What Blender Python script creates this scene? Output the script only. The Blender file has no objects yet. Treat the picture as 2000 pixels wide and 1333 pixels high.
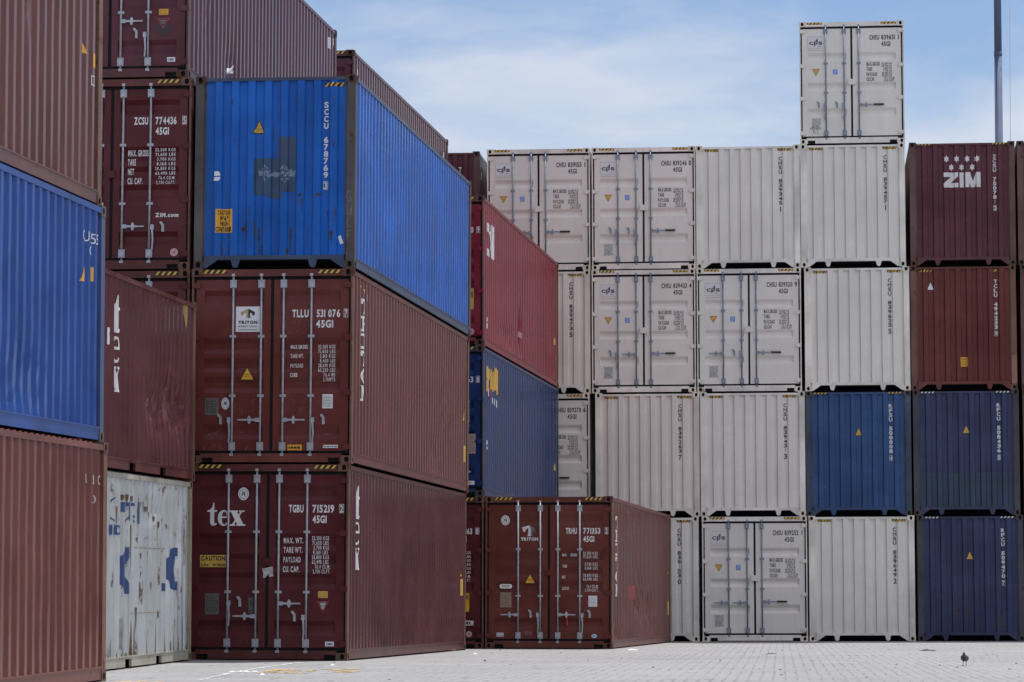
import bpy, bmesh, math, random
from mathutils import Vector, noise as mnoise
from math import radians, sin, cos, pi

SC = bpy.context.scene
COL = SC.collection
random.seed(7)

# ------------------------------------------------------------------ camera
cam = bpy.data.cameras.new("camera")
cam.sensor_width = 36.0
cam.lens = 6238.5 / 2000 * 36.0
cam.clip_start = 0.5
cam.clip_end = 6000
cam.dof.use_dof = True
cam.dof.focus_distance = 50.0
cam.dof.aperture_fstop = 8.0
camo = bpy.data.objects.new("camera", cam)
COL.objects.link(camo)
camo.location = (0, 0, 0.795)
camo.rotation_mode = 'QUATERNION'
_p, _r = 0.08304, 0.0017
_f = Vector((0, cos(_p), sin(_p)))
_u0 = Vector((0, -sin(_p), cos(_p)))
_x0 = Vector((1, 0, 0))
_x = _x0 * cos(_r) + _u0 * sin(_r)
_u = _u0 * cos(_r) - _x0 * sin(_r)
from mathutils import Matrix
camo.rotation_quaternion = Matrix((_x, _u, -_f)).transposed().to_quaternion()
SC.camera = camo

# ------------------------------------------------------------------ sun, sky, exposure
SUN_EL, SUN_AZ = radians(73.5), radians(38)     # azimuth to the right of +Y
sd = Vector((sin(SUN_AZ) * cos(SUN_EL), cos(SUN_AZ) * cos(SUN_EL), sin(SUN_EL)))
sl = bpy.data.lights.new("sun", 'SUN')
sl.energy = 5.0
sl.angle = radians(0.53)
sl.color = (1.0, 0.955, 0.90)
so = bpy.data.objects.new("sun", sl)
COL.objects.link(so)
so.rotation_euler = (-sd).to_track_quat('-Z', 'Y').to_euler()
so.location = (0, 30, 60)

SC.view_settings.view_transform = 'Standard'
SC.view_settings.look = 'None'
SC.view_settings.exposure = 0.0
SC.view_settings.gamma = 1.0

w = bpy.data.worlds.new("World")
SC.world = w
w.use_nodes = True
nt = w.node_tree
nt.nodes.clear()
N = nt.nodes.new
Lk = nt.links.new


def mth(tree, op, a, b=None, c=None, clamp=False):
    n = tree.nodes.new('ShaderNodeMath')
    n.operation = op
    n.use_clamp = clamp
    for i, v in enumerate((a, b, c)):
        if v is None:
            continue
        if isinstance(v, (int, float)):
            n.inputs[i].default_value = v
        else:
            tree.links.new(v, n.inputs[i])
    return n.outputs[0]


out = N('ShaderNodeOutputWorld')
bg = N('ShaderNodeBackground')
sky = N('ShaderNodeTexSky')
sky.sky_type = 'NISHITA'
sky.sun_disc = False
sky.sun_elevation = SUN_EL
sky.sun_rotation = SUN_AZ
sky.altitude = 0
sky.air_density = 1.0
sky.dust_density = 0.6
sky.ozone_density = 2.0
tc = N('ShaderNodeTexCoord')
sep = N('ShaderNodeSeparateXYZ')
Lk(tc.outputs['Generated'], sep.inputs[0])
# wispy high cloud: long streaks in azimuth/elevation
mp = N('ShaderNodeMapping')
mp.inputs['Scale'].default_value = (9.0, 9.0, 27.0)
mp.inputs['Rotation'].default_value = (0, radians(-14), 0)
mp.inputs['Location'].default_value = (1.3, 0.2, 0.65)
Lk(tc.outputs['Generated'], mp.inputs[0])
wn = N('ShaderNodeTexNoise')
wn.inputs['Scale'].default_value = 0.9
wn.inputs['Detail'].default_value = 3
Lk(mp.outputs[0], wn.inputs['Vector'])
va = N('ShaderNodeVectorMath')
va.operation = 'MULTIPLY_ADD'
Lk(wn.outputs['Color'], va.inputs[0])
va.inputs[1].default_value = (0.9, 0.9, 0.9)
Lk(mp.outputs[0], va.inputs[2])
cn = N('ShaderNodeTexNoise')
cn.inputs['Scale'].default_value = 1.0
cn.inputs['Detail'].default_value = 7
cn.inputs['Roughness'].default_value = 0.55
Lk(va.outputs[0], cn.inputs['Vector'])
# more cloud towards the horizon, a clear blue band above
low = N('ShaderNodeMapRange')
Lk(sep.outputs['Z'], low.inputs['Value'])
low.inputs['From Min'].default_value = 0.215
low.inputs['From Max'].default_value = 0.125
low.inputs['To Min'].default_value = -0.10
low.inputs['To Max'].default_value = 0.34
# unseen bright cloud bank added behind and right of the camera as fill
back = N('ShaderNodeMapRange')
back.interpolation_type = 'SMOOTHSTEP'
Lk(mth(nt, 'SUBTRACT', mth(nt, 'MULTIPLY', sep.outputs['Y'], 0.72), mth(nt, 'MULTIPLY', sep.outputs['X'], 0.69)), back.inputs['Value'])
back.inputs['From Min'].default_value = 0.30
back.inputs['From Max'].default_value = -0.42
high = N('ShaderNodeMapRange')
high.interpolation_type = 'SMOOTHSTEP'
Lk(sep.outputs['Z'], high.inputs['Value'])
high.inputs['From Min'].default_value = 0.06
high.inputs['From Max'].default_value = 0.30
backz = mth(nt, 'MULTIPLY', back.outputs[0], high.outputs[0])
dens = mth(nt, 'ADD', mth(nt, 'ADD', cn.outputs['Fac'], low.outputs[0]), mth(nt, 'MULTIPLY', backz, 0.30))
mr = N('ShaderNodeMapRange')
mr.interpolation_type = 'SMOOTHSTEP'
Lk(dens, mr.inputs['Value'])
mr.inputs['From Min'].default_value = 0.40
mr.inputs['From Max'].default_value = 0.86
mr.inputs['To Min'].default_value = 0.06
mr.inputs['To Max'].default_value = 0.93
tint = N('ShaderNodeMix')
tint.data_type = 'RGBA'
tint.blend_type = 'MULTIPLY'
tint.inputs['Factor'].default_value = 1.0
Lk(sky.outputs[0], tint.inputs[6])
tint.inputs[7].default_value = (0.90, 0.98, 1.14, 1)
mx = N('ShaderNodeMix')
mx.data_type = 'RGBA'
Lk(mr.outputs[0], mx.inputs['Factor'])
Lk(tint.outputs[2], mx.inputs[6])
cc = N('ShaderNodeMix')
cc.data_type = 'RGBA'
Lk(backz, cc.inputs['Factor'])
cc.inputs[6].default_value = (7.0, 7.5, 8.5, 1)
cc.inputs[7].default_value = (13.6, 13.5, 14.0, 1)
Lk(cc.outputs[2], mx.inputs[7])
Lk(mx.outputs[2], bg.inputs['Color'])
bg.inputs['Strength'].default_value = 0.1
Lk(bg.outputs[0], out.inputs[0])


# ------------------------------------------------------------------ materials
MATS = {}


def principled(name):
    m = bpy.data.materials.new(name)
    m.use_nodes = True
    t = m.node_tree
    b = t.nodes['Principled BSDF']
    return m, t, b


def plain(name, col, rough=0.6, metal=0.0, var=0.0, scale=6.0):
    if name in MATS:
        return MATS[name]
    m, t, b = principled(name)
    b.inputs['Roughness'].default_value = rough
    b.inputs['Metallic'].default_value = metal
    if var:
        c = t.nodes.new('ShaderNodeTexCoord')
        n = t.nodes.new('ShaderNodeTexNoise')
        n.inputs['Scale'].default_value = scale
        n.inputs['Detail'].default_value = 5
        t.links.new(c.outputs['Object'], n.inputs['Vector'])
        r = t.nodes.new('ShaderNodeValToRGB')
        r.color_ramp.elements[0].position = 0.3
        r.color_ramp.elements[1].position = 0.7
        r.color_ramp.elements[0].color = (*[v * (1 - var) for v in col], 1)
        r.color_ramp.elements[1].color = (*[min(1, v * (1 + var)) for v in col], 1)
        t.links.new(n.outputs['Fac'], r.inputs[0])
        t.links.new(r.outputs[0], b.inputs['Base Color'])
    else:
        b.inputs['Base Color'].default_value = (*col, 1)
    MATS[name] = m
    return m


def mixc(t, fac, a, b, blend='MIX'):
    n = t.nodes.new('ShaderNodeMix')
    n.data_type = 'RGBA'
    n.blend_type = blend
    for s, v in ((0, fac), (6, a), (7, b)):
        if isinstance(v, (int, float)):
            n.inputs[s].default_value = v
        elif isinstance(v, tuple):
            n.inputs[s].default_value = (*v[:3], 1)
        else:
            t.links.new(v, n.inputs[s])
    return n.outputs[2]


def ramp(t, v, p0, p1, c0=(0, 0, 0), c1=(1, 1, 1)):
    r = t.nodes.new('ShaderNodeValToRGB')
    e = r.color_ramp.elements
    e[0].position, e[1].position = p0, p1
    e[0].color = (*c0, 1)
    e[1].color = (*c1, 1)
    t.links.new(v, r.inputs[0])
    return r.outputs[0]


def paint(name, col, rust=0.3, dirt=0.35, rough=0.42, rustcol=(0.085, 0.038, 0.02), dirtcol=None, fade=0.18,
          chalk=0.10, spec=0.16, bump=0.10, scratch=0.30):
    """weathered container paint: uneven fading, vertical grime streaks, scattered rust"""
    if name in MATS:
        return MATS[name]
    m, t, b = principled(name)
    c = t.nodes.new('ShaderNodeTexCoord')
    oi = t.nodes.new('ShaderNodeObjectInfo')
    off = t.nodes.new('ShaderNodeVectorMath')
    off.operation = 'MULTIPLY_ADD'
    t.links.new(oi.outputs['Random'], off.inputs[0])
    off.inputs[1].default_value = (61.0, 37.0, 83.0)
    t.links.new(c.outputs['Object'], off.inputs[2])

    def nz(scale, detail=5, rough=0.6, mul=(1, 1, 1)):
        mp = t.nodes.new('ShaderNodeMapping')
        mp.inputs['Scale'].default_value = mul
        t.links.new(off.outputs[0], mp.inputs[0])
        n = t.nodes.new('ShaderNodeTexNoise')
        n.inputs['Scale'].default_value = scale
        n.inputs['Detail'].default_value = detail
        n.inputs['Roughness'].default_value = rough
        t.links.new(mp.outputs[0], n.inputs['Vector'])
        return n.outputs['Fac']
    big = nz(0.9, 4)
    light = tuple(min(1, v * (1 + fade) + chalk * 0.10) for v in col)
    dark = tuple(v * (1 - fade) for v in col)
    base = ramp(t, big, 0.3, 0.7, dark, light)
    streak = nz(1.0, 6, 0.65, (7.0, 7.0, 0.45))
    dc = dirtcol or tuple(0.55 * v + 0.012 for v in col)
    sfac = mth(t, 'MULTIPLY', ramp(t, streak, 0.5, 0.78), dirt)
    base = mixc(t, sfac, base, dc)
    # sharp small scratches of paler paint
    scr = nz(1.0, 3, 0.7, (30.0, 30.0, 2.2))
    base = mixc(t, mth(t, 'MULTIPLY', ramp(t, scr, 0.68, 0.72), scratch), base, tuple(min(1, v * 1.25 + 0.045) for v in col))
    rn = nz(5.5, 8, 0.7, (1.0, 1.0, 0.55))
    rthr = 0.78 - 0.20 * rust
    rfac = ramp(t, rn, rthr, rthr + 0.05)
    base = mixc(t, mth(t, 'MULTIPLY', rfac, 0.85), base, rustcol)
    t.links.new(base, b.inputs['Base Color'])
    rg = t.nodes.new('ShaderNodeMapRange')
    t.links.new(big, rg.inputs['Value'])
    rg.inputs['From Min'].default_value = 0.3
    rg.inputs['From Max'].default_value = 0.7
    rg.inputs['To Min'].default_value = rough - 0.05
    rg.inputs['To Max'].default_value = rough + 0.08
    t.links.new(mth(t, 'ADD', rg.outputs[0], mth(t, 'MULTIPLY', rfac, 0.35), clamp=True), b.inputs['Roughness'])
    b.inputs['Specular IOR Level'].default_value = spec
    bp = t.nodes.new('ShaderNodeBump')
    bp.inputs['Strength'].default_value = bump
    bp.inputs['Distance'].default_value = 0.01
    t.links.new(nz(14.0, 6), bp.inputs['Height'])
    t.links.new(bp.outputs[0], b.inputs['Normal'])
    MATS[name] = m
    return m


GALV = plain('galvanised_steel', (0.36, 0.38, 0.43), 0.45, 0.35, 0.25, 9)
GALV2 = plain('blue_grey_galvanised', (0.20, 0.24, 0.31), 0.45, 0.3, 0.3, 9)
RUB = plain('black_rubber', (0.010, 0.011, 0.014), 0.8)
RUB.node_tree.nodes['Principled BSDF'].inputs['Specular IOR Level'].default_value = 0.15
DARK = plain('dark_undercoat', (0.012, 0.012, 0.012), 0.9)
HOLE = plain('dark_hole', (0.010, 0.009, 0.009), 0.9)
WHT = plain('white_marking', (0.62, 0.62, 0.64), 0.55, 0, 0.12, 5)
WHT2 = plain('white_sticker', (0.66, 0.67, 0.70), 0.5)
INK = plain('dark_marking', (0.045, 0.045, 0.05), 0.6)
GREYINK = plain('grey_marking', (0.16, 0.16, 0.17), 0.6)
YEL = plain('yellow_sticker', (0.52, 0.33, 0.06), 0.5, 0, 0.15, 7)
YEL2 = plain('orange_yellow_sticker', (0.62, 0.32, 0.02), 0.5, 0, 0.1, 7)
BLK = plain('black_marking', (0.015, 0.015, 0.015), 0.6)
TAN = plain('tan_data_plate', (0.28, 0.22, 0.16), 0.45, 0.2, 0.25, 25)
GREYP = plain('grey_data_plate', (0.15, 0.14, 0.13), 0.45, 0.2, 0.25, 25)
SILV = plain('silver_data_plate', (0.42, 0.42, 0.42), 0.4, 0.4, 0.4, 30)
BLUEI = plain('blue_marking', (0.012, 0.045, 0.155), 0.6, 0, 0.25, 9)
SKYB = plain('light_blue_sticker', (0.16, 0.42, 0.68), 0.5)
RED = plain('red_marking', (0.40, 0.03, 0.04), 0.5)
GOLD = plain('gold_marking', (0.42, 0.27, 0.13), 0.5)
PURP = plain('faded_purple_sticker', (0.16, 0.06, 0.07), 0.6)

# colour schemes: panel paint, frame paint, casting paint
SCHEME = {}


def scheme(key, col, frame=None, cast=None, rust=0.3, dirt=0.35, frust=0.9, fade=0.18, rough=0.24, dirtcol=None, chalk=0.1, rail=None):
    frame = frame or col
    cast = cast or frame
    SCHEME[key] = dict(
        side=paint(key + '_side_paint', col, rust, dirt, 0.20, fade=fade, dirtcol=dirtcol, chalk=chalk, spec=0.27, bump=0.03, scratch=0.12),
        panel=paint(key + '_panel_paint', col, rust, dirt, rough, fade=fade, dirtcol=dirtcol, chalk=chalk),
        frame=paint(key + '_frame_paint', frame, frust, 0.5, rough + 0.2, fade=0.25, chalk=0.2),
        cast=paint(key + '_casting_paint', cast, min(1.5, frust + 0.5), 0.5, rough + 0.35, fade=0.25, chalk=0.2),
        rail=paint(key + '_rail_paint', rail or tuple(0.75 * a + 0.25 * b for a, b in zip(col, frame)), frust * 0.8, 0.5, rough + 0.08, fade=0.25))


scheme('maroon', (0.083, 0.0155, 0.019), (0.125, 0.062, 0.047), (0.115, 0.058, 0.042), 0.12)
scheme('russet', (0.122, 0.028, 0.025), (0.135, 0.066, 0.050), (0.120, 0.060, 0.045), 0.15)
scheme('brick', (0.118, 0.030, 0.022), (0.130, 0.058, 0.042), (0.110, 0.050, 0.038), 0.12)
scheme('crimson', (0.205, 0.019, 0.031), (0.135, 0.055, 0.045), (0.085, 0.050, 0.042), 0.18)
scheme('plum', (0.090, 0.025, 0.036), (0.110, 0.058, 0.055), (0.060, 0.034, 0.034), 0.15)
scheme('worn_brown', (0.120, 0.038, 0.032), (0.160, 0.082, 0.058), (0.120, 0.062, 0.046), 0.35, 0.5)
scheme('red_oxide', (0.150, 0.043, 0.034), (0.165, 0.072, 0.050), (0.120, 0.062, 0.046), 0.30, 0.55)
scheme('azure', (0.006, 0.102, 0.44), (0.075, 0.072, 0.078), (0.055, 0.050, 0.050), 0.62, 0.5, 1.05, fade=0.24, dirtcol=(0.03, 0.06, 0.16), rail=(0.045, 0.068, 0.125))
scheme('cobalt', (0.006, 0.058, 0.27), (0.060, 0.090, 0.19), (0.10, 0.095, 0.10), 0.1, 0.3, 0.5)
scheme('navy', (0.010, 0.030, 0.115), (0.055, 0.066, 0.095), (0.050, 0.050, 0.052), 0.15, 0.3)
scheme('slate_blue', (0.027, 0.070, 0.185), (0.045, 0.065, 0.10), (0.06, 0.065, 0.075), 0.12, 0.3)
scheme('indigo', (0.033, 0.042, 0.103), (0.050, 0.050, 0.068), (0.045, 0.045, 0.055), 0.25, 0.35)
for _k, _c in (('cream', (0.665, 0.642, 0.612)), ('cream_warm', (0.685, 0.628, 0.585)), ('cream_pale', (0.680, 0.665, 0.625))):
    scheme(_k, _c, tuple(v * q for v, q in zip(_c, (1.0, 0.99, 0.965))), tuple(v * q for v, q in zip(_c, (0.95, 0.91, 0.83))), 0.10, 0.22, 0.42, fade=0.06,
           dirtcol=(0.44, 0.38, 0.30))
scheme('grey_white', (0.43, 0.46, 0.47), (0.30, 0.25, 0.18), (0.19, 0.14, 0.10), 0.95, 0.75, 0.95, fade=0.16, dirtcol=(0.24, 0.21, 0.165), rail=(0.37, 0.35, 0.29))


# ------------------------------------------------------------------ mesh helpers
class MB:
    def __init__(s):
        s.v = []
        s.f = []
        s.m = []
        s.smooth = []

    def poly(s, pts, mat=0, sm=False):
        i = len(s.v)
        s.v += [tuple(p) for p in pts]
        s.f.append(tuple(range(i, i + len(pts))))
        s.m.append(mat)
        s.smooth.append(sm)

    def box(s, x0, x1, y0, y1, z0, z1, mat=0):
        i = len(s.v)
        s.v += [(x, y, z) for z in (z0, z1) for y in (y0, y1) for x in (x0, x1)]
        for q in ((0, 1, 5, 4), (1, 3, 7, 5), (3, 2, 6, 7), (2, 0, 4, 6), (4, 5, 7, 6), (2, 3, 1, 0)):
            s.f.append(tuple(i + k for k in q))
            s.m.append(mat)
            s.smooth.append(False)
        return s

    def prism(s, pts, y0, y1, mat=0):
        """outline in x,z pushed from y0 (front) to y1"""
        n = len(pts)
        i = len(s.v)
        s.v += [(x, y0, z) for x, z in pts] + [(x, y1, z) for x, z in pts]
        s.f.append(tuple(range(i, i + n)))
        s.f.append(tuple(range(i + 2 * n - 1, i + n - 1, -1)))
        for k in range(n):
            a, b = i + k, i + (k + 1) % n
            s.f.append((a, a + n, b + n, b))
        s.m += [mat] * (n + 2)
        s.smooth += [False] * (n + 2)
        return s

    def cyl(s, p0, p1, r0, r1=None, n=10, mat=0):
        r1 = r0 if r1 is None else r1
        p0, p1 = Vector(p0), Vector(p1)
        d = (p1 - p0).normalized()
        a = d.orthogonal().normalized()
        b = d.cross(a)
        i = len(s.v)
        for p, r in ((p0, r0), (p1, r1)):
            for k in range(n):
                t = 2 * pi * k / n
                s.v.append(tuple(p + (a * cos(t) + b * sin(t)) * r))
        for k in range(n):
            j = (k + 1) % n
            s.f.append((i + k, i + j, i + n + j, i + n + k))
            s.m.append(mat)
            s.smooth.append(True)
        s.f.append(tuple(i + k for k in reversed(range(n))))
        s.f.append(tuple(i + n + k for k in range(n)))
        s.m += [mat] * 2
        s.smooth += [False] * 2
        return s

    def mesh(s, name, flipx=False, flipy=False, flipz=False):
        sx, sy, sz = (-1 if flipx else 1), (-1 if flipy else 1), (-1 if flipz else 1)
        vs = [(x * sx, y * sy, z * sz) for x, y, z in s.v]
        fs = [tuple(reversed(f)) for f in s.f] if sx * sy * sz < 0 else s.f
        me = bpy.data.meshes.new(name)
        me.from_pydata(vs, [], fs)
        me.polygons.foreach_set('material_index', s.m)
        me.polygons.foreach_set('use_smooth', s.smooth)
        me.update()
        return me


def fix_normals(me):
    bm = bmesh.new()
    bm.from_mesh(me)
    bmesh.ops.recalc_face_normals(bm, faces=bm.faces)
    bm.to_mesh(me)
    bm.free()


def link(name, me, parent, mats, loc=None):
    """mats sit on the object, so copies may share the mesh data"""
    o = bpy.data.objects.new(name, me)
    COL.objects.link(o)
    if not isinstance(mats, (list, tuple)):
        mats = [mats]
    while len(me.materials) < len(mats):
        me.materials.append(None)
    for i, m in enumerate(mats):
        o.material_slots[i].link = 'OBJECT'
        o.material_slots[i].material = m
    if parent:
        o.parent = parent
    if loc:
        o.location = loc
    return o


def tag(o, label, cat, group=None, kind=None):
    o['label'] = label
    o['category'] = cat
    if group:
        o['group'] = group
    if kind:
        o['kind'] = kind
    return o


# ------------------------------------------------------------------ lettering
GLY = {}
BOLD = {}


def glyph(ch, bold=0.035):
    key = (ch, bold)
    if key in GLY:
        return GLY[key]
    cu = bpy.data.curves.new('glyph', 'FONT')
    cu.body = ch
    cu.offset = bold
    cu.resolution_u = 3
    ob = bpy.data.objects.new('glyph', cu)
    COL.objects.link(ob)
    dg = bpy.context.evaluated_depsgraph_get()
    me = ob.evaluated_get(dg).to_mesh()
    vs = [(v.co.x, v.co.y) for v in me.vertices]
    fs = [tuple(p.vertices) for p in me.polygons]
    ob.evaluated_get(dg).to_mesh_clear()
    bpy.data.objects.remove(ob)
    bpy.data.curves.remove(cu)
    if vs:
        x0 = min(v[0] for v in vs)
        x1 = max(v[0] for v in vs)
    else:
        x0, x1 = 0, 0.3
    GLY[key] = ([(x - x0, y) for x, y in vs], fs, x1 - x0)
    return GLY[key]


def CAPH(bold):
    return max(v[1] for v in glyph('H', bold)[0]) if glyph('H', bold)[0] else 0.7


class Flat:
    """flat outline artwork in (x, z)"""

    def __init__(s):
        s.v = []
        s.f = []
        s.m = []
        s.u = []
        s.k = 0

    def add(s, vs, fs, mat=0):
        # every piece sits a hair above the one before it, so that nothing is coplanar
        i = len(s.v)
        s.k += 1
        s.u += [mat * 0.0016 + (s.k % 24) * 0.00006] * len(vs)
        s.v += vs
        s.f += [tuple(i + k for k in f) for f in fs]
        s.m += [mat] * len(fs)
        return s

    def poly(s, pts, mat=0):
        return s.add(list(pts), [tuple(range(len(pts)))], mat)

    def rect(s, x0, x1, z0, z1, mat=0):
        return s.poly([(x0, z0), (x1, z0), (x1, z1), (x0, z1)], mat)

    def frame(s, x0, x1, z0, z1, t, mat=0):
        s.rect(x0, x1, z0, z0 + t, mat)
        s.rect(x0, x1, z1 - t, z1, mat)
        s.rect(x0, x0 + t, z0 + t, z1 - t, mat)
        return s.rect(x1 - t, x1, z0 + t, z1 - t, mat)

    def ell(s, cx, cz, rx, rz, mat=0, n=20):
        return s.poly([(cx + rx * cos(2 * pi * k / n), cz + rz * sin(2 * pi * k / n)) for k in range(n)], mat)

    def ring(s, cx, cz, rx, rz, t, mat=0, n=20):
        for k in range(n):
            a, b = 2 * pi * k / n, 2 * pi * (k + 1) / n
            s.poly([(cx + rx * cos(a), cz + rz * sin(a)), (cx + rx * cos(b), cz + rz * sin(b)),
                    (cx + (rx - t) * cos(b), cz + (rz - t) * sin(b)), (cx + (rx - t) * cos(a), cz + (rz - t) * sin(a))], mat)
        return s

    def text(s, string, x0, x1, z0, z1, mat=0, bold=0.035, gap=0.10, space=0.32):
        """string fitted into the rectangle, cap height = rectangle height"""
        if string in ('1', 'I'):
            x0, x1 = x0 + (x1 - x0) * 0.34, x1 - (x1 - x0) * 0.34
        items = []
        x = 0.0
        for ch in string:
            if ch == ' ':
                x += space
                continue
            vs, fs, wd = glyph(ch, bold)
            items.append((x, vs, fs))
            x += wd + gap
        x -= gap
        sx = (x1 - x0) / max(x, 1e-6)
        sz = (z1 - z0) / CAPH(bold)
        for ox, vs, fs in items:
            s.add([(x0 + (ox + vx) * sx, z0 + vz * sz) for vx, vz in vs], fs, mat)
        return s

    def stack(s, string, xc, wd, z_top, z_bot, mat=0, bold=0.035, fill=0.80):
        """letters standing one under another"""
        n = len(string)
        slot = (z_top - z_bot) / n
        for k, ch in enumerate(string):
            if ch == ' ':
                continue
            zt = z_top - k * slot
            ww = wd * (0.35 if ch in '1I' else 1.0)
            s.text(ch, xc - ww / 2, xc + ww / 2, zt - slot * fill, zt, mat, bold)
        return s

    def mesh(s, name, fn, breaks=(), out=(0, -1, 0)):
        """fn(x, z) -> local point; the sheet is cut at the breaks so that it follows the corrugation"""
        bm = bmesh.new()
        up = bm.verts.layers.float.new('up')
        bv = [bm.verts.new((x, 0, z)) for x, z in s.v]
        for v, u in zip(bv, s.u):
            v[up] = u
        for f, m in zip(s.f, s.m):
            try:
                fc = bm.faces.new([bv[i] for i in f])
                fc.material_index = m
            except ValueError:
                pass
        for b in breaks:
            bmesh.ops.bisect_plane(bm, geom=bm.verts[:] + bm.edges[:] + bm.faces[:], dist=1e-6,
                                   plane_co=(b, 0, 0), plane_no=(1, 0, 0))
        for v in bm.verts:
            u = v[up]
            v.co = Vector(fn(v.co.x, v.co.z)) + Vector(out) * u
        bm.verts.layers.float.remove(up)
        me = bpy.data.meshes.new(name)
        bm.to_mesh(me)
        bm.free()
        return me


# ------------------------------------------------------------------ container geometry
W = 2.438
HW = W / 2
PITCH, OUTW, WEBW, INW, SDEP = 0.278, 0.090, 0.059, 0.070, 0.036
S0 = 0.117


def side_profile(L, s0=S0):
    """(s, inset) break points of the long-side corrugation"""
    pts = [(0.10, 0.0)]
    s = s0
    while s + PITCH < L - 0.10:
        for ds, d in ((0, 0), (OUTW, 0), (OUTW + WEBW, SDEP), (OUTW + WEBW + INW, SDEP)):
            if s + ds > 0.101:
                pts.append((s + ds, d))
        s += PITCH
    pts.append((s, 0))
    pts.append((L - 0.10, 0))
    return pts


def prof_eval(pts, s):
    if s <= pts[0][0]:
        return pts[0][1]
    for (a, da), (b, db) in zip(pts, pts[1:]):
        if a <= s <= b:
            return da + (db - da) * (s - a) / max(b - a, 1e-9)
    return pts[-1][1]


EP = [(-1.10, 0.045)]
for k in range(8):
    c = -0.863 + 0.2496 * k
    EP += [(c - 0.072, 0.045), (c - 0.053, 0), (c + 0.053, 0), (c + 0.072, 0.045)]
EP.append((1.10, 0.045))
EY = 0.014


def end_y(x):
    return EY + prof_eval(EP, x)


MC = {}


def cached(key, make):
    if key not in MC:
        MC[key] = make()
    return MC[key]


def casting_mesh(fx, fy, fz):
    """corner block, corner at origin, spans x -.162..0, y 0..-.., z 0..-.118, with oval apertures"""
    mb = MB()
    X, Y, Z = 0.162, 0.178, 0.118

    def face(o, a, b, la, lb, hc, hr, nrm):
        # rectangle la x lb in the (a, b) frame with an oval recess
        o, a, b, nrm = map(Vector, (o, a, b, nrm))
        n = 16
        hole = []
        rim = []
        for k in range(n):
            t = 2 * pi * k / n
            c, s_ = cos(t), sin(t)
            hole.append((hc[0] + hr[0] * c, hc[1] + hr[1] * s_))
            # ray to the rectangle border
            q = []
            if c > 1e-6: q.append((la - hc[0]) / c)
            if c < -1e-6: q.append(-hc[0] / c)
            if s_ > 1e-6: q.append((lb - hc[1]) / s_)
            if s_ < -1e-6: q.append(-hc[1] / s_)
            r = min(q)
            rim.append((hc[0] + r * c, hc[1] + r * s_))
        P = lambda p, d=0.0: o + a * p[0] + b * p[1] - nrm * d
        corners = [(0, 0), (la, 0), (la, lb), (0, lb)]
        for k in range(n):
            j = (k + 1) % n
            pts = [P(hole[k]), P(rim[k])]
            a0 = math.atan2(rim[k][1] - hc[1], rim[k][0] - hc[0])
            for cr in corners:
                ac = math.atan2(cr[1] - hc[1], cr[0] - hc[0])
                a1 = a0 + 2 * pi / n
                if (ac - a0) % (2 * pi) < 2 * pi / n - 1e-9 and (ac - a0) % (2 * pi) > 1e-9:
                    pts.append(P(cr))
            pts += [P(rim[j]), P(hole[j])]
            mb.poly(pts, 0)
            mb.poly([P(hole[k]), P(hole[j]), P(hole[j], 0.05), P(hole[k], 0.05)], 1)
        mb.poly([P(h, 0.05) for h in hole], 1)
    # outward corner at (0,0,0): front is -y, outer is +x, top is +z
    face((-X, 0, -Z), (1, 0, 0), (0, 0, 1), X, Z, (X * 0.54, Z * 0.5), (0.034, 0.044), (0, -1, 0))
    face((0, 0, -Z), (0, 1, 0), (0, 0, 1), Y, Z, (Y * 0.52, Z * 0.5), (0.036, 0.040), (1, 0, 0))
    face((-X, 0, 0), (1, 0, 0), (0, 1, 0), X, Y, (X * 0.5, Y * 0.5), (0.034, 0.052), (0, 0, 1))
    mb.poly([(-X, 0, -Z), (-X, Y, -Z), (-X, Y, 0), (-X, 0, 0)])
    mb.poly([(-X, Y, -Z), (0, Y, -Z), (0, Y, 0), (-X, Y, 0)])
    mb.poly([(-X, 0, -Z), (0, 0, -Z), (0, Y, -Z), (-X, Y, -Z)])
    me = mb.mesh('corner_casting', fx, fy, fz)
    bm = bmesh.new()
    bm.from_mesh(me)
    bmesh.ops.remove_doubles(bm, verts=bm.verts, dist=1e-5)
    bmesh.ops.recalc_face_normals(bm, faces=bm.faces)
    bm.to_mesh(me)
    bm.free()
    return me


def side_mesh(L, H, flip, seed=None, amp=0.0, dents=(), s0=S0):
    pts = side_profile(L, s0)
    z0, z1 = 0.165, H - 0.088
    rows = 1 if seed is None else (44 if len(dents) > 2 else 22)
    mb = MB()
    cols = len(pts)
    for r in range(rows + 1):
        z = z0 + (z1 - z0) * r / rows
        for s, d in pts:
            dx = d
            ds = 0.0
            if seed is not None and 0 < r < rows:
                nv = mnoise.noise(Vector((s * 0.7, z * 1.1, seed * 7.3)))
                n2 = mnoise.noise(Vector((s * 3.1, z * 1.3, seed * 3.1 + 5)))
                dx += amp * (0.6 * max(0, nv) + 0.35 * n2)
                ds = amp * 0.9 * mnoise.noise(Vector((s * 2.3, z * 2.0, seed * 1.7 + 9)))
                for (cs, cz, rs, rz, dep) in dents:
                    e = math.exp(-((s - cs) / rs) ** 2 - ((z - cz) / rz) ** 2)
                    dx += dep * e * (1 + 0.6 * mnoise.noise(Vector((s * 9, z * 6, seed))))
                    ds += 0.4 * dep * e * mnoise.noise(Vector((s * 7, z * 8, seed + 2)))
            mb.v.append((HW - 0.012 - dx, s + ds, z))
    for r in range(rows):
        for c in range(cols - 1):
            i = r * cols + c
            mb.f.append((i, i + 1, i + cols + 1, i + cols))
            mb.m.append(0)
            mb.smooth.append(False)
    return mb.mesh('side_panel', flipx=flip)


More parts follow.
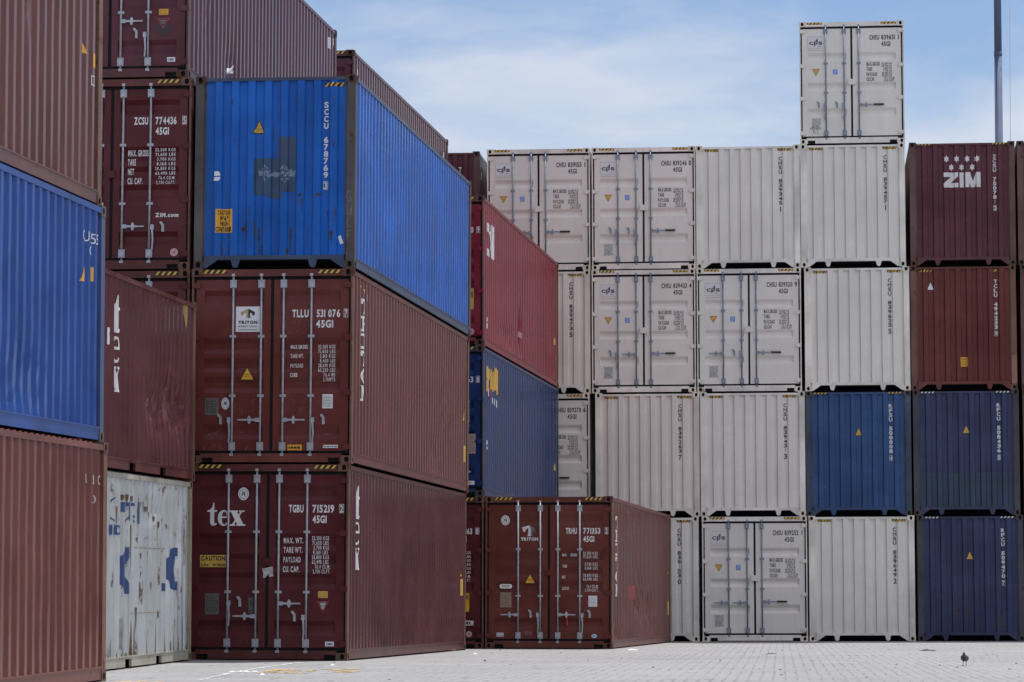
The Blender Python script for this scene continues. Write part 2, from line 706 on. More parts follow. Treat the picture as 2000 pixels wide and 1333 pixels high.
def end_mesh(H):
    mb = MB()
    for z in (0.195, H - 0.075):
        for x, d in EP:
            mb.v.append((x, EY + d, z))
    n = len(EP)
    for c in range(n - 1):
        mb.f.append((c, c + 1, n + c + 1, n + c))
        mb.m.append(0)
        mb.smooth.append(False)
    # closing strips at top and bottom of the recesses
    for z, s in ((0.195, 1), (H - 0.075, -1)):
        mb.poly([(-1.10, EY + 0.06, z), (1.10, EY + 0.06, z), (1.10, EY, z), (-1.10, EY, z)])
    return mb.mesh('end_panel')


def roof_mesh(L, H):
    mb = MB()
    pts = [(0.18, H - 0.028)]
    y = 0.30
    while y + 0.21 < L - 0.2:
        pts += [(y, H - 0.028), (y + 0.03, H - 0.010), (y + 0.10, H - 0.010), (y + 0.13, H - 0.028)]
        y += 0.209
    pts.append((L - 0.18, H - 0.028))
    x = HW - 0.03
    for (a, za), (b, zb) in zip(pts, pts[1:]):
        mb.poly([(-x, a, za), (x, a, za), (x, b, zb), (-x, b, zb)])
    return mb.mesh('roof_panel')


def door_mesh(sgn, grooves, H):
    """one leaf: flat margins and recessed horizontal grooves. sgn -1 left leaf, +1 right leaf"""
    mb = MB()
    y0, dep = 0.050, 0.044
    xa, xb = 0.024, 1.154
    ga, gb = 0.125, 1.026
    zb_, zt = 0.190, H - 0.163
    X = lambda v: v * sgn
    # margins
    prof = [(zb_, 0)]
    for (g0, g1) in sorted(grooves):
        q = min(0.075, (g1 - g0) * 0.42)
        prof += [(g0, 0), (g0 + q, dep), (g1 - q, dep), (g1, 0)]
    prof.append((zt, 0))
    for a, b in ((xa, ga), (gb, xb)):
        mb.poly([(X(a), y0, zb_), (X(b), y0, zb_), (X(b), y0, zt), (X(a), y0, zt)])
    for (za, da), (zc, dc) in zip(prof, prof[1:]):
        mb.poly([(X(ga), y0 + da, za), (X(gb), y0 + da, za), (X(gb), y0 + dc, zc), (X(ga), y0 + dc, zc)])
    for (g0, g1) in grooves:
        q = min(0.075, (g1 - g0) * 0.42)
        for x in (ga, gb):
            mb.poly([(X(x), y0, g0), (X(x), y0 + dep, g0 + q), (X(x), y0 + dep, g1 - q), (X(x), y0, g1)])
    # leaf edges
    for x in (xa, xb):
        mb.poly([(X(x), y0, zb_), (X(x), y0 + 0.05, zb_), (X(x), y0 + 0.05, zt), (X(x), y0, zt)])
    for z in (zb_, zt):
        mb.poly([(X(xa), y0, z), (X(xb), y0, z), (X(xb), y0 + 0.05, z), (X(xa), y0 + 0.05, z)])
    me = mb.mesh('door')
    fix_normals(me)
    return me


def gasket_mesh(H):
    mb = MB()
    a, b = 0.058, 0.095
    mb.box(-1.19, 1.19, a, b, H - 0.166, H - 0.120)
    mb.box(-1.19, 1.19, a, b, 0.148, 0.193)
    mb.box(-1.190, -1.150, a, b, 0.193, H - 0.166)
    mb.box(1.150, 1.190, a, b, 0.193, H - 0.166)
    mb.box(-0.026, 0.026, a, b, 0.193, H - 0.166)
    return mb.mesh('door_gasket')


def bar_mesh(H, g):
    """locking bar with its cam ends, bearing brackets and guides; x = 0 is the bar"""
    mb = MB()
    y = 0.026
    mb.cyl((0, y, 0.09), (0, y, H - 0.055), 0.0165, n=10)
    for z0, z1 in ((0.19, 0.315), (H - 0.287, H - 0.167)):
        mb.box(-0.048, 0.048, 0.014, 0.050, z0, z1)
        mb.box(-0.030, 0.030, 0.003, 0.014, z0 + 0.012, z1 - 0.012)
    mb.box(-0.028, 0.028, 0.004, 0.045, 0.110, 0.150)
    mb.box(-0.046, 0.046, 0.010, 0.030, 0.085, 0.110)
    mb.box(-0.024, 0.024, 0.004, 0.045, H - 0.115, H - 0.075)
    mb.box(-0.044, 0.044, 0.010, 0.030, H - 0.075, H - 0.048)
    for z in g:
        mb.box(-0.047, 0.047, 0.016, 0.050, z - 0.020, z + 0.020)
        mb.box(-0.022, 0.022, 0.002, 0.016, z - 0.018, z + 0.018)
    return mb.mesh('locking_bar')


def hinge_mesh(sgn):
    mb = MB()
    x = lambda v: v * sgn
    a, b = sorted((x(1.090), x(1.232 - 0.022)))
    mb.box(a, b, 0.018, 0.049, -0.042, 0.042)
    mb.cyl((x(1.196), 0.026, -0.046), (x(1.196), 0.026, 0.046), 0.022, n=8)
    pts = [(x(1.085), -0.026), (x(1.085), 0.026), (x(1.04), 0.02), (x(1.04), -0.02)]
    mb.prism(pts, 0.040, 0.049)
    return mb.mesh('hinge')


def hhandle_mesh(d, grip=False):
    """handle swung out level from the bar (d = direction)"""
    mb = MB()
    mb.box(*sorted((0, d * 0.075)), 0.000, 0.040, -0.030, 0.030)
    pts = [(d * 0.07, -0.017), (d * 0.07, 0.017), (d * 0.34, 0.010), (d * 0.34, -0.010)]
    mb.prism(pts, 0.004, 0.018)
    mb.prism([(d * 0.165 + 0.024 * cos(t), 0.062 * sin(t)) for t in [2 * pi * k / 10 for k in range(10)]], 0.010, 0.049)
    if grip:
        mb.box(*sorted((d * 0.34, d * 0.575)), 0.000, 0.024, -0.021, 0.021, 1)
    return mb.mesh('handle')


def vhandle_mesh():
    """handle hanging beside its bar"""
    mb = MB()
    mb.box(-0.026, 0.026, 0.000, 0.040, -0.045, 0.030)
    mb.prism([(-0.014, -0.04), (0.016, -0.04), (0.022, -0.22), (0.012, -0.345), (-0.010, -0.345), (0.0, -0.20)], 0.004, 0.020)
    return mb.mesh('handle')


def catch_mesh():
    mb = MB()
    mb.prism([(-0.034, 0.075), (-0.012, 0.080), (0.030, 0.035), (0.034, -0.075), (-0.004, -0.075), (-0.006, 0.020), (-0.036, 0.050)],
             0.022, 0.049)
    mb.cyl((0.014, 0.012, -0.045), (0.014, 0.022, -0.045), 0.012, n=8)
    return mb.mesh('handle_catch')


def hazard(x0, x1, z0, z1, dark=0.58, n=4):
    f = Flat()
    f.rect(x0, x1, z0, z1, 0)
    p = (x1 - x0) / n
    h = (z1 - z0)
    for k in range(n):
        a = x0 + k * p
        q = 1 - dark
        f.poly([(a + 0.0 * p, z0), (a + q * p, z0), (min(x1, a + q * p + h * 0.8), z1), (min(x1, a + h * 0.8), z1)], 1)
    return f


FRONTS = {
    'maroon': dict(grooves=[(2.345, 2.575), (1.625, 1.865), (1.345, 1.565), (1.045, 1.29), (0.36, 0.585)],
                   bars=[-0.588, -0.163, 0.174, 0.594], hinges=[2.65, 1.87, 1.055, 0.25], guides=(1.888, 1.003)),
    'cream': dict(grooves=[(1.965, 2.165), (1.258, 1.458), (0.642, 0.850)],
                  bars=[-0.602, -0.173, 0.168], hinges=[2.672, 1.855, 1.080, 0.265], guides=(1.910, 1.214)),
}

YELS = plain('hazard_yellow', (0.58, 0.36, 0.05), 0.55, 0, 0.2, 12)
WHTS = plain('hazard_white', (0.60, 0.60, 0.62), 0.55, 0, 0.2, 12)


def container(place, sch, label, front='blank', L=12.192, H=2.896, tilt=0.0, pitch=0.0, yaw=0.0, seed=None, amp=0.0,
              dents=(), handles=(), catches=(), hz=None, rear='blank', pockets=False, name='shipping_container', lock=False, s0=S0,
              group='shipping containers stacked in the yard'):
    S = SCHEME[sch]
    root = bpy.data.objects.new(name, None)
    COL.objects.link(root)
    root.empty_display_size = 0.3
    root.location = place
    root.rotation_euler = (pitch, -tilt, yaw)
    tag(root, label, 'shipping container', group)
    R = dict(s0=s0, root=root, S=S, H=H, L=L, doors={}, front=front)
    # eight corner castings
    for fx in (False, True):
        for fy in (False, True):
            for fz in (False, True):
                me = cached(('cast', fx, fy, fz), lambda: casting_mesh(fx, fy, fz))
                link('corner_casting', me, root, [S['cast'], HOLE],
                     (-HW if fx else HW, L if fy else 0, 0 if fz else H))
    # corner posts
    for sx in (-1, 1):
        for end in (0, 1):
            door = (front == 'door') if end == 0 else False
            t = 0.032 if door else 0.132

            def mk():
                mb = MB()
                a, b = sorted((sx * (HW - t + 0.04 * 0), sx * (HW - 0.005)))
                y0, y1 = (0.007, 0.165) if end == 0 else (L - 0.165, L - 0.007)
                mb.box(a, b, y0, y1, 0.118, H - 0.118)
                if not door:
                    # the pressed post shows a shallow step
                    a2, b2 = sorted((sx * (HW - t - 0.028), sx * (HW - t)))
                    y2, y3 = (0.050, 0.12) if end == 0 else (L - 0.12, L - 0.050)
                    mb.box(a2, b2, y2, y3, 0.118, H - 0.118)
                return mb.mesh('corner_post')
            link('corner_post', cached(('post', sx, end, door, L, H), mk), root, S['frame'])
    # rails
    for sx in (-1, 1):
        def mk():
            mb = MB()
            a, b = sorted((sx * (HW - 0.065), sx * (HW - 0.004)))
            mb.box(a, b, 0.178, L - 0.178, H - 0.090, H - 0.026)
            return mb.mesh('top_rail')
        link('top_rail', cached(('trail', sx, L, H), mk), root, S['rail'])

        def mk():
            mb = MB()
            a, b = sorted((sx * (HW - 0.045), sx * (HW - 0.010)))
            a2, b2 = sorted((sx * (HW - 0.058), sx * (HW - 0.003)))
            if pockets:
                segs = [(0.178, 1.96), (2.32, 3.80), (4.14, L - 0.178)]
                for u, v in segs:
                    mb.box(a, b, u, v, 0.024, 0.150)
                mb.box(a, b, 1.96, 2.32, 0.125, 0.150)
                mb.box(a, b, 3.80, 4.14, 0.125, 0.150)
            else:
                mb.box(a, b, 0.178, L - 0.178, 0.024, 0.150)
            mb.box(a2, b2, 0.178, L - 0.178, 0.150, 0.168)
            return mb.mesh('bottom_rail')
        link('bottom_rail', cached(('brail', sx, L, H, pockets), mk), root, S['rail'])
        if sx > 0 and seed is not None:
            me = side_mesh(L, H, False, seed, amp, dents, s0)
        else:
            me = cached(('side', sx, L, H), lambda: side_mesh(L, H, sx < 0))
        link('side_panel', me, root, S['side'])
    link('roof_panel', cached(('roof', L, H), lambda: roof_mesh(L, H)), root, S['panel'])

    def mk():
        mb = MB()
        mb.box(-HW + 0.06, HW - 0.06, 0.10, L - 0.10, 0.128, 0.160)
        k = 0.75
        while k < L - 0.4:
            mb.box(-HW + 0.06, HW - 0.06, k, k + 0.045, 0.030, 0.128)
            k += 0.6
        return mb.mesh('floor')
    link('floor', cached(('floor', L, H), mk), root, DARK)
    # ends
    for end in (0, 1):
        kind = front if end == 0 else rear
        fl = end == 1

        def pl(o):
            if fl:
                o.location = (0, L, 0)
            return o
        if kind == 'blank':
            def mk():
                mb = MB()
                mb.box(-1.057, 1.057, 0.008, 0.075, H - 0.077, H - 0.030)
                return mb.mesh('header', flipy=fl)
            pl(link('header', cached(('bhead', fl, H), mk), root, S['rail']))

            def mk():
                mb = MB()
                mb.box(-1.057, 1.057, 0.008, 0.075, 0.136, 0.198)
                for sx in (-1, 1):
                    mb.prism([(sx * 1.057, 0.014), (sx * 1.057, 0.136), (sx * 0.850, 0.136), (sx * 1.020, 0.014)], 0.008, 0.022)
                    c = sx * 0.585
                    mb.prism([(c - 0.070, 0.136), (c + 0.070, 0.136), (c + 0.042, 0.036), (c + 0.020, 0.014), (c - 0.018, 0.014),
                              (c - 0.042, 0.036)], 0.012, 0.040)
                me = mb.mesh('sill', flipy=fl)
                fix_normals(me)
                return me
            pl(link('sill', cached(('bsill', fl), mk), root, S['rail']))

            def mk():
                me = end_mesh(H)
                if fl:
                    for v in me.vertices:
                        v.co.y *= -1
                    me.flip_normals()
                return me
            pl(link('end_panel', cached(('endp', fl, H), mk), root, S['panel']))
        else:
            F = FRONTS[kind if kind in FRONTS else 'maroon'] if kind != 'door' else FRONTS['cream' if sch.startswith('cream') else 'maroon']
            style = 'cream' if sch.startswith('cream') else 'maroon'

            def mk():
                mb = MB()
                mb.box(-1.057, 1.057, 0.008, 0.10, H - 0.116, H - 0.012)
                return mb.mesh('header')
            link('header', cached(('dhead', H), mk), root, S['rail'])

            def mk():
                mb = MB()
                mb.box(-0.868, 0.868, 0.008, 0.10, 0.019, 0.086)
                mb.box(-1.057, 1.057, 0.008, 0.10, 0.086, 0.148)
                for sx in (-1, 1):
                    a, b = sorted((sx * 1.036, sx * 1.057))
                    mb.box(a, b, 0.008, 0.10, 0.019, 0.086)
                    a, b = sorted((sx * 0.868, sx * 1.036))
                    mb.box(a, b, 0.07, 0.11, 0.019, 0.086, 1)
                return mb.mesh('sill')
            link('sill', cached(('dsill', 0), mk), root, [S['rail'], HOLE])
            link('door_gasket', cached(('gask', H), lambda: gasket_mesh(H)), root, RUB)
            for sx in (-1, 1):
                d = link('door', cached(('door', style, sx, H), lambda: door_mesh(sx, F['grooves'], H)), root, S['panel'])
                R['doors'][sx] = d
                for z in F['hinges']:
                    link('hinge', cached(('hinge', sx), lambda: hinge_mesh(sx)), d, S['panel'], (0, 0, z))
                for x in F['bars']:
                    if x * sx > 0:
                        link('locking_bar', cached(('bar', style, H), lambda: bar_mesh(H, F['guides'])), d, GALV2 if style == 'cream' else GALV, (x, 0, 0))
            GA = GALV2 if style == 'cream' else GALV
            for (x, z, k) in handles:
                d = R['doors'][-1 if x < 0 else 1]
                if k == 'v':
                    link('handle', cached('vh', vhandle_mesh), d, GA, (x, 0, z))
                elif k == 'g':
                    link('handle', cached('ghh', lambda: hhandle_mesh(1, True)), d, [GA, BLK], (x, 0, z))
                else:
                    s_ = 1 if k == 'r' else -1
                    link('handle', cached(('hh', s_), lambda: hhandle_mesh(s_)), d, GA, (x, 0, z))
            for (x, z) in catches:
                link('handle_catch', cached('catch', catch_mesh), R['doors'][-1 if x < 0 else 1], GA, (x, 0, z))
            if lock:
                mb = MB()
                if style == 'cream':
                    mb.box(-0.088, 0.090, 0.004, 0.049, 1.396, 1.528)
                    mb.box(-0.078, 0.080, 0.001, 0.004, 1.406, 1.518)
                else:
                    mb.box(-0.052, 0.056, 0.012, 0.049, 1.395, 1.505)
                lk = cached(('lockbox', style), lambda: mb.mesh('lock_box'))
                link('lock_box', lk, R['doors'][1], S['panel'])
    # hazard stripes on the front header
    if hz:
        for (x0, x1, z0, z1, yk, col) in hz:
            y = {'d': 0.008, 'h': 0.008, 'p': None}[yk]
            f = hazard(x0, x1, z0, z1, 0.42 if sch.startswith('cream') else 0.56)
            if y is None:
                me = f.mesh('hazard_stripes', lambda x, z: (x, end_y(x) - 0.003, z), [p[0] for p in EP])
            else:
                me = f.mesh('hazard_stripes', lambda x, z: (x, y - 0.003, z))
            link('hazard_stripes', me, root, [BLK, WHTS if col == 'w' else YELS])
    return R


# placing artwork -----------------------------------------------------------
def on_door(R, name, fl, mats, x=0.5, y=0.0475):
    me = fl.mesh(name, lambda a, b: (a, y, b))
    return link(name, me, R['doors'][1 if x > 0 else -1], mats)


def on_end(R, name, fl, mats, lift=0.003):
    me = fl.mesh(name, lambda x, z: (x, end_y(x) - lift, z), [p[0] for p in EP])
    ep = [c for c in R['root'].children if c.name.startswith('end_panel')][0]
    return link(name, me, ep, mats)


def on_side(R, name, fl, mats, lift=0.004):
    pr = side_profile(R['L'], R['s0'])
    me = fl.mesh(name, lambda s, z: (HW - 0.012 - prof_eval(pr, s) + lift, s - lift * 0.6, z), [p[0] for p in pr], (1, -0.5, 0))
    sp = [c for c in R['root'].children if c.name.startswith('side_panel')][0]
    return link(name, me, sp, mats)


def boxed(f, ch, x0, x1, z0, z1, mat=0):
    f.frame(x0, x1, z0, z1, 0.006, mat)
    return f.text(ch, x0 + 0.013, x1 - 0.013, z0 + 0.014, z1 - 0.014, mat, 0.03)


def warn_tri(xc, z0, wd, h, down=False):
    f = Flat()
    a, b = (z0, z0 + h) if not down else (z0 + h, z0)
    f.poly([(xc - wd / 2, a), (xc + wd / 2, a), (xc, b)], 0)
    k = 0.80
    zc = a + (b - a) * 0.34
    f2 = [(xc - wd / 2 * k, zc + (a - zc) * k), (xc + wd / 2 * k, zc + (a - zc) * k), (xc, zc + (b - zc) * k)]
    return f, f2


# ------------------------------------------------------------------ ground
def ground_z(x, y):
    def sm(a, b, t):
        t = max(0, min(1, (t - a) / (b - a)))
        return t * t * (3 - 2 * t)
    zs = -0.0043 * (max(-5.2, min(-1.0, x)) + 2.41)
    ze = 0.0
    zw = -0.018 + 0.0042 * max(-4, min(15, x))
    z = zs * (1 - sm(48, 60, y)) + zw * sm(62, 72, y)
    # the left foreground dips a little
    left = 1 - sm(-4.6, -3.2, x)
    if y < 46.3:
        a = 0.013 - 0.010 * (46.3 - y)
        b = -0.019 - 0.012 * (34.86 - y)
        zl = a + (b - a) * (1 - sm(35.5, 39, y))
        z = z * (1 - left) + max(zl, -0.2) * left
    return z


gx = [-2500, -400, -60, -20] + [-10 + 0.6 * i for i in range(46)] + [22, 40, 80, 400, 2500]
gy = [-300, -40, 0, 12, 20] + [24 + 0.8 * i for i in range(68)] + [84, 95, 120, 180, 500, 3500]
mb = MB()
for y in gy:
    for x in gx:
        mb.v.append((x, y, ground_z(x, y) if 18 < y < 90 and -12 < x < 20 else 0.0))
nx = len(gx)
for j in range(len(gy) - 1):
    for i in range(nx - 1):
        k = j * nx + i
        mb.f.append((k, k + 1, k + nx + 1, k + nx))
        mb.m.append(0)
        mb.smooth.append(True)
gm, t, b = principled('concrete_block_paving')
c = t.nodes.new('ShaderNodeTexCoord')
br = t.nodes.new('ShaderNodeTexBrick')
mp = t.nodes.new('ShaderNodeMapping')
mp.inputs['Rotation'].default_value = (0, 0, radians(-85.2))
t.links.new(c.outputs['Object'], mp.inputs[0])
wv = t.nodes.new('ShaderNodeTexNoise')
wv.inputs['Scale'].default_value = 2.0
t.links.new(c.outputs['Object'], wv.inputs['Vector'])
vm = t.nodes.new('ShaderNodeVectorMath')
vm.operation = 'MULTIPLY_ADD'
t.links.new(wv.outputs['Color'], vm.inputs[0])
vm.inputs[1].default_value = (0.09, 0.09, 0)
t.links.new(mp.outputs[0], vm.inputs[2])
t.links.new(vm.outputs[0], br.inputs['Vector'])
br.inputs['Scale'].default_value = 1.0
br.inputs['Brick Width'].default_value = 0.23
br.inputs['Row Height'].default_value = 0.135
br.inputs['Mortar Size'].default_value = 0.014
br.inputs['Mortar Smooth'].default_value = 0.3
br.inputs['Color1'].default_value = (0.292, 0.294, 0.297, 1)
br.inputs['Color2'].default_value = (0.256, 0.259, 0.264, 1)
br.inputs['Mortar'].default_value = (0.160, 0.160, 0.158, 1)
n1 = t.nodes.new('ShaderNodeTexNoise')
n1.inputs['Scale'].default_value = 0.35
n1.inputs['Detail'].default_value = 8
n1.inputs['Roughness'].default_value = 0.65
t.links.new(c.outputs['Object'], n1.inputs['Vector'])
# some joints are filled flush and fade out
nj = t.nodes.new('ShaderNodeTexNoise')
nj.inputs['Scale'].default_value = 0.8
nj.inputs['Detail'].default_value = 5
t.links.new(c.outputs['Object'], nj.inputs['Vector'])
brc = mixc(t, ramp(t, nj.outputs['Fac'], 0.42, 0.62, (0.15,) * 3, (1, 1, 1)), (0.264, 0.266, 0.270), br.outputs['Color'])
ns = t.nodes.new('ShaderNodeTexNoise')
ns.inputs['Scale'].default_value = 0.16
ns.inputs['Detail'].default_value = 6
ns.inputs['Distortion'].default_value = 0.8
t.links.new(c.outputs['Object'], ns.inputs['Vector'])
brc = mixc(t, mth(t, 'MULTIPLY', ramp(t, ns.outputs['Fac'], 0.55, 0.70), 0.30), brc, (0.165, 0.160, 0.152))
col = mixc(t, 1.0, brc, ramp(t, n1.outputs['Fac'], 0.3, 0.7, (0.86, 0.86, 0.87), (1.08, 1.07, 1.05)), 'MULTIPLY')
n2 = t.nodes.new('ShaderNodeTexNoise')
n2.inputs['Scale'].default_value = 9.0
n2.inputs['Detail'].default_value = 4
t.links.new(c.outputs['Object'], n2.inputs['Vector'])
col = mixc(t, ramp(t, n2.outputs['Fac'], 0.64, 0.72), col, (0.15, 0.145, 0.135))
# tall grit and gaps that read as dark ticks from this low height
n3 = t.nodes.new('ShaderNodeTexNoise')
n3.inputs['Scale'].default_value = 3.0
n3.inputs['Detail'].default_value = 2
mp3 = t.nodes.new('ShaderNodeMapping')
mp3.inputs['Scale'].default_value = (1.6, 0.5, 1)
t.links.new(c.outputs['Object'], mp3.inputs[0])
t.links.new(mp3.outputs[0], n3.inputs['Vector'])
col = mixc(t, mth(t, 'MULTIPLY', ramp(t, n3.outputs['Fac'], 0.64, 0.69), 0.6), col, (0.10, 0.098, 0.095))
t.links.new(col, b.inputs['Base Color'])
b.inputs['Roughness'].default_value = 0.9
bp = t.nodes.new('ShaderNodeBump')
bp.inputs['Strength'].default_value = 0.3
bp.inputs['Distance'].default_value = 0.01
t.links.new(br.outputs['Fac'], bp.inputs['Height'])
bp.invert = True
t.links.new(bp.outputs[0], b.inputs['Normal'])
me = mb.mesh('paving')
me.materials.append(gm)
g = bpy.data.objects.new('paving', me)
COL.objects.link(g)
g['kind'] = 'structure'

# ------------------------------------------------------------------ where every container stands
PL = {
    'A': ((-3.5439,47.1726,5.7972), -0.12885,-0.0043,0.000,12.192,2.896),
    'B': ((-3.5739,47.1726,2.9012), -0.12885,-0.0043,0.000,12.192,2.896),
    'C': ((-3.6179,47.1726,0.0052), -0.12885,-0.0043,0.000,12.192,2.896),
    'D': ((0.7006,60.8799,0.0010), -0.14068,-0.0008,0.000,12.192,2.896),
    'G': ((-1.7425,61.1759,-0.0021), -0.13320,0.0017,0.000,12.192,2.896),
    'F': ((-1.7474,61.1759,2.8939), -0.13320,0.0017,0.000,12.192,2.896),
    'E': ((-1.7523,61.1759,5.7899), -0.13320,0.0017,0.000,12.192,2.896),
    'Z0': ((-6.0191,47.4850,0.0037), -0.12750,-0.0030,0.000,12.192,2.896),
    'Z1': ((-6.0191,47.4850,2.8997), -0.12750,-0.0030,0.000,12.192,2.896),
    'Z2': ((-6.0191,47.4850,5.7957), -0.12750,-0.0030,0.000,12.192,2.896),
    'Z3': ((-6.0691,47.4850,8.6917), -0.12750,-0.0030,0.000,12.192,2.896),
    'H0': ((-4.2885,61.5525,0.0000), -0.13120,0.0000,0.000,12.192,2.896),
    'H1': ((-4.2885,61.5525,2.8960), -0.13120,0.0000,0.000,12.192,2.896),
    'H2': ((-4.2885,61.5525,5.7920), -0.13120,0.0000,0.000,12.192,2.896),
    'H3': ((-4.2885,61.5525,8.6880), -0.13120,0.0000,0.000,12.192,2.896),
    'a0': ((0.6138,74.7163,2.8806), -0.09514,0.0042,0.000,12.192,2.896),
    'a1': ((3.1711,74.4722,2.8914), -0.09514,0.0042,0.000,12.192,2.896),
    'a2': ((5.6096,74.2395,2.9017), -0.09514,0.0042,0.000,12.192,2.896),
    'a3': ((8.0452,74.0071,2.9120), -0.09514,0.0042,0.000,12.192,2.896),
    'a4': ((10.5122,73.7717,2.9224), -0.09514,0.0042,0.000,12.192,2.896),
    'b0': ((0.6304,74.7135,5.7767), -0.09514,0.0042,0.000,12.192,2.896),
    'b1': ((3.0862,74.4792,5.7871), -0.09514,0.0042,0.000,12.192,2.896),
    'b2': ((5.5366,74.2453,5.7974), -0.09514,0.0042,0.000,12.192,2.896),
    'b3': ((8.0334,74.0071,5.8080), -0.09514,0.0042,0.000,12.192,2.896),
    'b4': ((10.4766,73.7739,5.8183), -0.09514,0.0042,0.000,12.192,2.896),
    'c0': ((0.6233,74.7130,8.6727), -0.09514,0.0042,0.000,12.192,2.896),
    'c1': ((3.0871,74.4779,8.6831), -0.09514,0.0042,0.000,12.192,2.896),
    'c2': ((5.5245,74.2453,8.6934), -0.09514,0.0042,0.000,12.192,2.896),
    'c3': ((7.9538,74.0135,8.7037), -0.09514,0.0042,0.000,12.192,2.896),
    'c4': ((10.4798,73.7724,8.7144), -0.09514,0.0042,0.000,12.192,2.896),
    'd3': ((7.9502,74.0127,11.5997), -0.09514,0.0042,0.000,12.192,2.896),
    'r0': ((0.6262,74.7162,-0.0154), -0.09514,0.0042,0.000,12.192,2.896),
    'r1': ((3.1447,74.4759,-0.0048), -0.09514,0.0042,0.000,12.192,2.896),
    'r2': ((5.6434,74.2375,0.0058), -0.09514,0.0042,0.000,12.192,2.896),
    'r3': ((8.1022,74.0028,0.0162), -0.09514,0.0042,0.000,12.192,2.896),
    'r4': ((10.5809,73.7663,0.0267), -0.09514,0.0042,0.000,12.192,2.896),
    'r5': ((13.0895,73.5269,0.0373), -0.09514,0.0042,0.000,12.192,2.896),
    'a5': ((13.0176,73.5326,2.9330), -0.09514,0.0042,0.000,12.192,2.896),
    'b5': ((12.9955,73.5335,5.8290), -0.09514,0.0042,0.000,12.192,2.896),
    'c5': ((12.9534,73.5364,8.7249), -0.09514,0.0042,0.000,12.192,2.896),
    'T0': ((-1.9950,75.3908,0.0000), -0.09514,0.0000,0.000,12.192,2.896),
    'T1': ((-1.9950,75.3908,2.8960), -0.09514,0.0000,0.000,12.192,2.896),
    'T2': ((-1.9950,75.3908,5.7920), -0.09514,0.0000,0.000,12.192,2.896),
    'T3': ((-1.9950,75.3908,8.6880), -0.09514,0.0000,0.000,12.192,2.896),
    'M0': ((-6.4996,40.4143,-0.0476), -0.11100,0.0000,0.010,6.058,2.591),
    'M1': ((-6.4726,40.4143,2.5434), -0.11100,0.0000,0.010,6.058,2.591),
    'L0': ((-7.1415,22.9178,-0.1653), -0.12600,0.0000,0.012,12.192,2.591),
    'L1': ((-7.1965,22.9178,2.4257), -0.12600,0.0000,0.012,12.192,2.591),
    'L2': ((-7.2525,22.9178,5.0167), -0.12600,0.0000,0.012,12.192,2.591),
}


def put(key, sch, label, **kw):
    o, a, t, p, L, H = PL[key]
    return container(o, sch, label, L=L, H=H, tilt=t, pitch=p, yaw=a, **kw)


HZD = lambda col='y': [(-1.040, -0.685, 2.826, 2.878, 'd', col), (0.690, 1.040, 2.818, 2.870, 'd', col)]
HZE = lambda col='y': [(-1.000, -0.700, 2.757, 2.812, 'p', col), (0.710, 1.008, 2.757, 2.812, 'p', col)]
HZH = lambda col='y': [(-1.030, -0.70, 2.826, 2.862, 'h', col), (0.690, 1.020, 2.826, 2.862, 'h', col)]

# ================================================================== centre stack, nearest the camera
A = put('A', 'azure', 'scuffed bright blue container with grey corner posts, on top of two brown ones', seed=3, amp=0.003,
        hz=[(0.735, 1.035, 2.722, 2.782, 'p', 'y')], dents=[(1.4, 2.2, 0.5, 0.6, 0.012)])
f = Flat()
f.rect(-0.318, 0.075, 1.10, 1.655).rect(0.075, 0.308, 1.15, 1.66).rect(-0.10, 0.12, 1.05, 1.12)
PATCH = plain('dark_teal_repaint', (0.020, 0.058, 0.12), 0.5, 0, 0.3, 4)
PATCH2 = plain('dull_blue_repaint', (0.030, 0.055, 0.13), 0.5, 0, 0.2, 4)
on_end(A, 'repaint_patch', f, PATCH)
f = Flat()
f.rect(0.040, 0.312, 1.662, 1.975)
on_end(A, 'repaint_patch', f, PATCH2)
f = Flat()
rr = random.Random(4)
for (cx, cz, rx, rz) in ((-0.13, 1.43, 0.075, 0.11), (0.15, 1.42, 0.07, 0.13), (0.01, 1.41, 0.07, 0.03), (0.25, 1.43, 0.05, 0.05), (-0.22, 1.43, 0.05, 0.03)):
    for k in range(34):
        a, q = rr.random() * 6.28, rr.random() ** 0.6
        x, z = cx + rx * q * cos(a), cz + rz * q * sin(a)
        u = 0.010 + 0.012 * rr.random()
        f.poly([(x - u, z), (x, z - u * 0.8), (x + u * 0.8, z + u * 0.2), (x - u * 0.2, z + u)])
on_end(A, 'scraped_lettering', f, plain('scraped_pale_blue', (0.16, 0.22, 0.33), 0.6), 0.005)
f, inner = warn_tri(-0.253, 2.026, 0.186, 0.216)
f.poly(inner, 1)
f.text('DANGER', -0.295, -0.212, 2.098, 2.108, 2).text('HEAVY', -0.290, -0.215, 2.070, 2.080, 2)
on_end(A, 'warning_sign', f, [BLK, YEL, BLK])
f = Flat()
f.rect(-0.893, -0.636, 0.544, 0.899, 0)
on_end(A, 'caution_sign', f, YEL2)
f = Flat()
f.text('CAUTION', -0.855, -0.675, 0.815, 0.880).text("9'6\"", -0.825, -0.705, 0.728, 0.790).text('HIGH', -0.820, -0.705, 0.650, 0.712)
f.text('CONTAINER', -0.885, -0.645, 0.560, 0.632)
on_end(A, 'caution_lettering', f, BLK, 0.005)
f = Flat()
f.poly([(-0.935, 1.395), (-0.83, 1.40), (-0.828, 1.42), (-0.85, 1.462), (-0.915, 1.466)])
f.poly([(-0.938, 1.322), (-0.86, 1.322), (-0.83, 1.345), (-0.83, 1.382), (-0.90, 1.378), (-0.936, 1.372)])
on_end(A, 'torn_sticker', f, WHT2)
f = Flat()
f.poly([(0.957, 0.470), (0.995, 0.497), (1.043, 0.375), (0.995, 0.355)])
on_end(A, 'torn_sticker', f, WHT2)
on_end(A, 'owner_code', Flat().stack('SCCU', 0.764, 0.068, 2.493, 2.072), WHT)
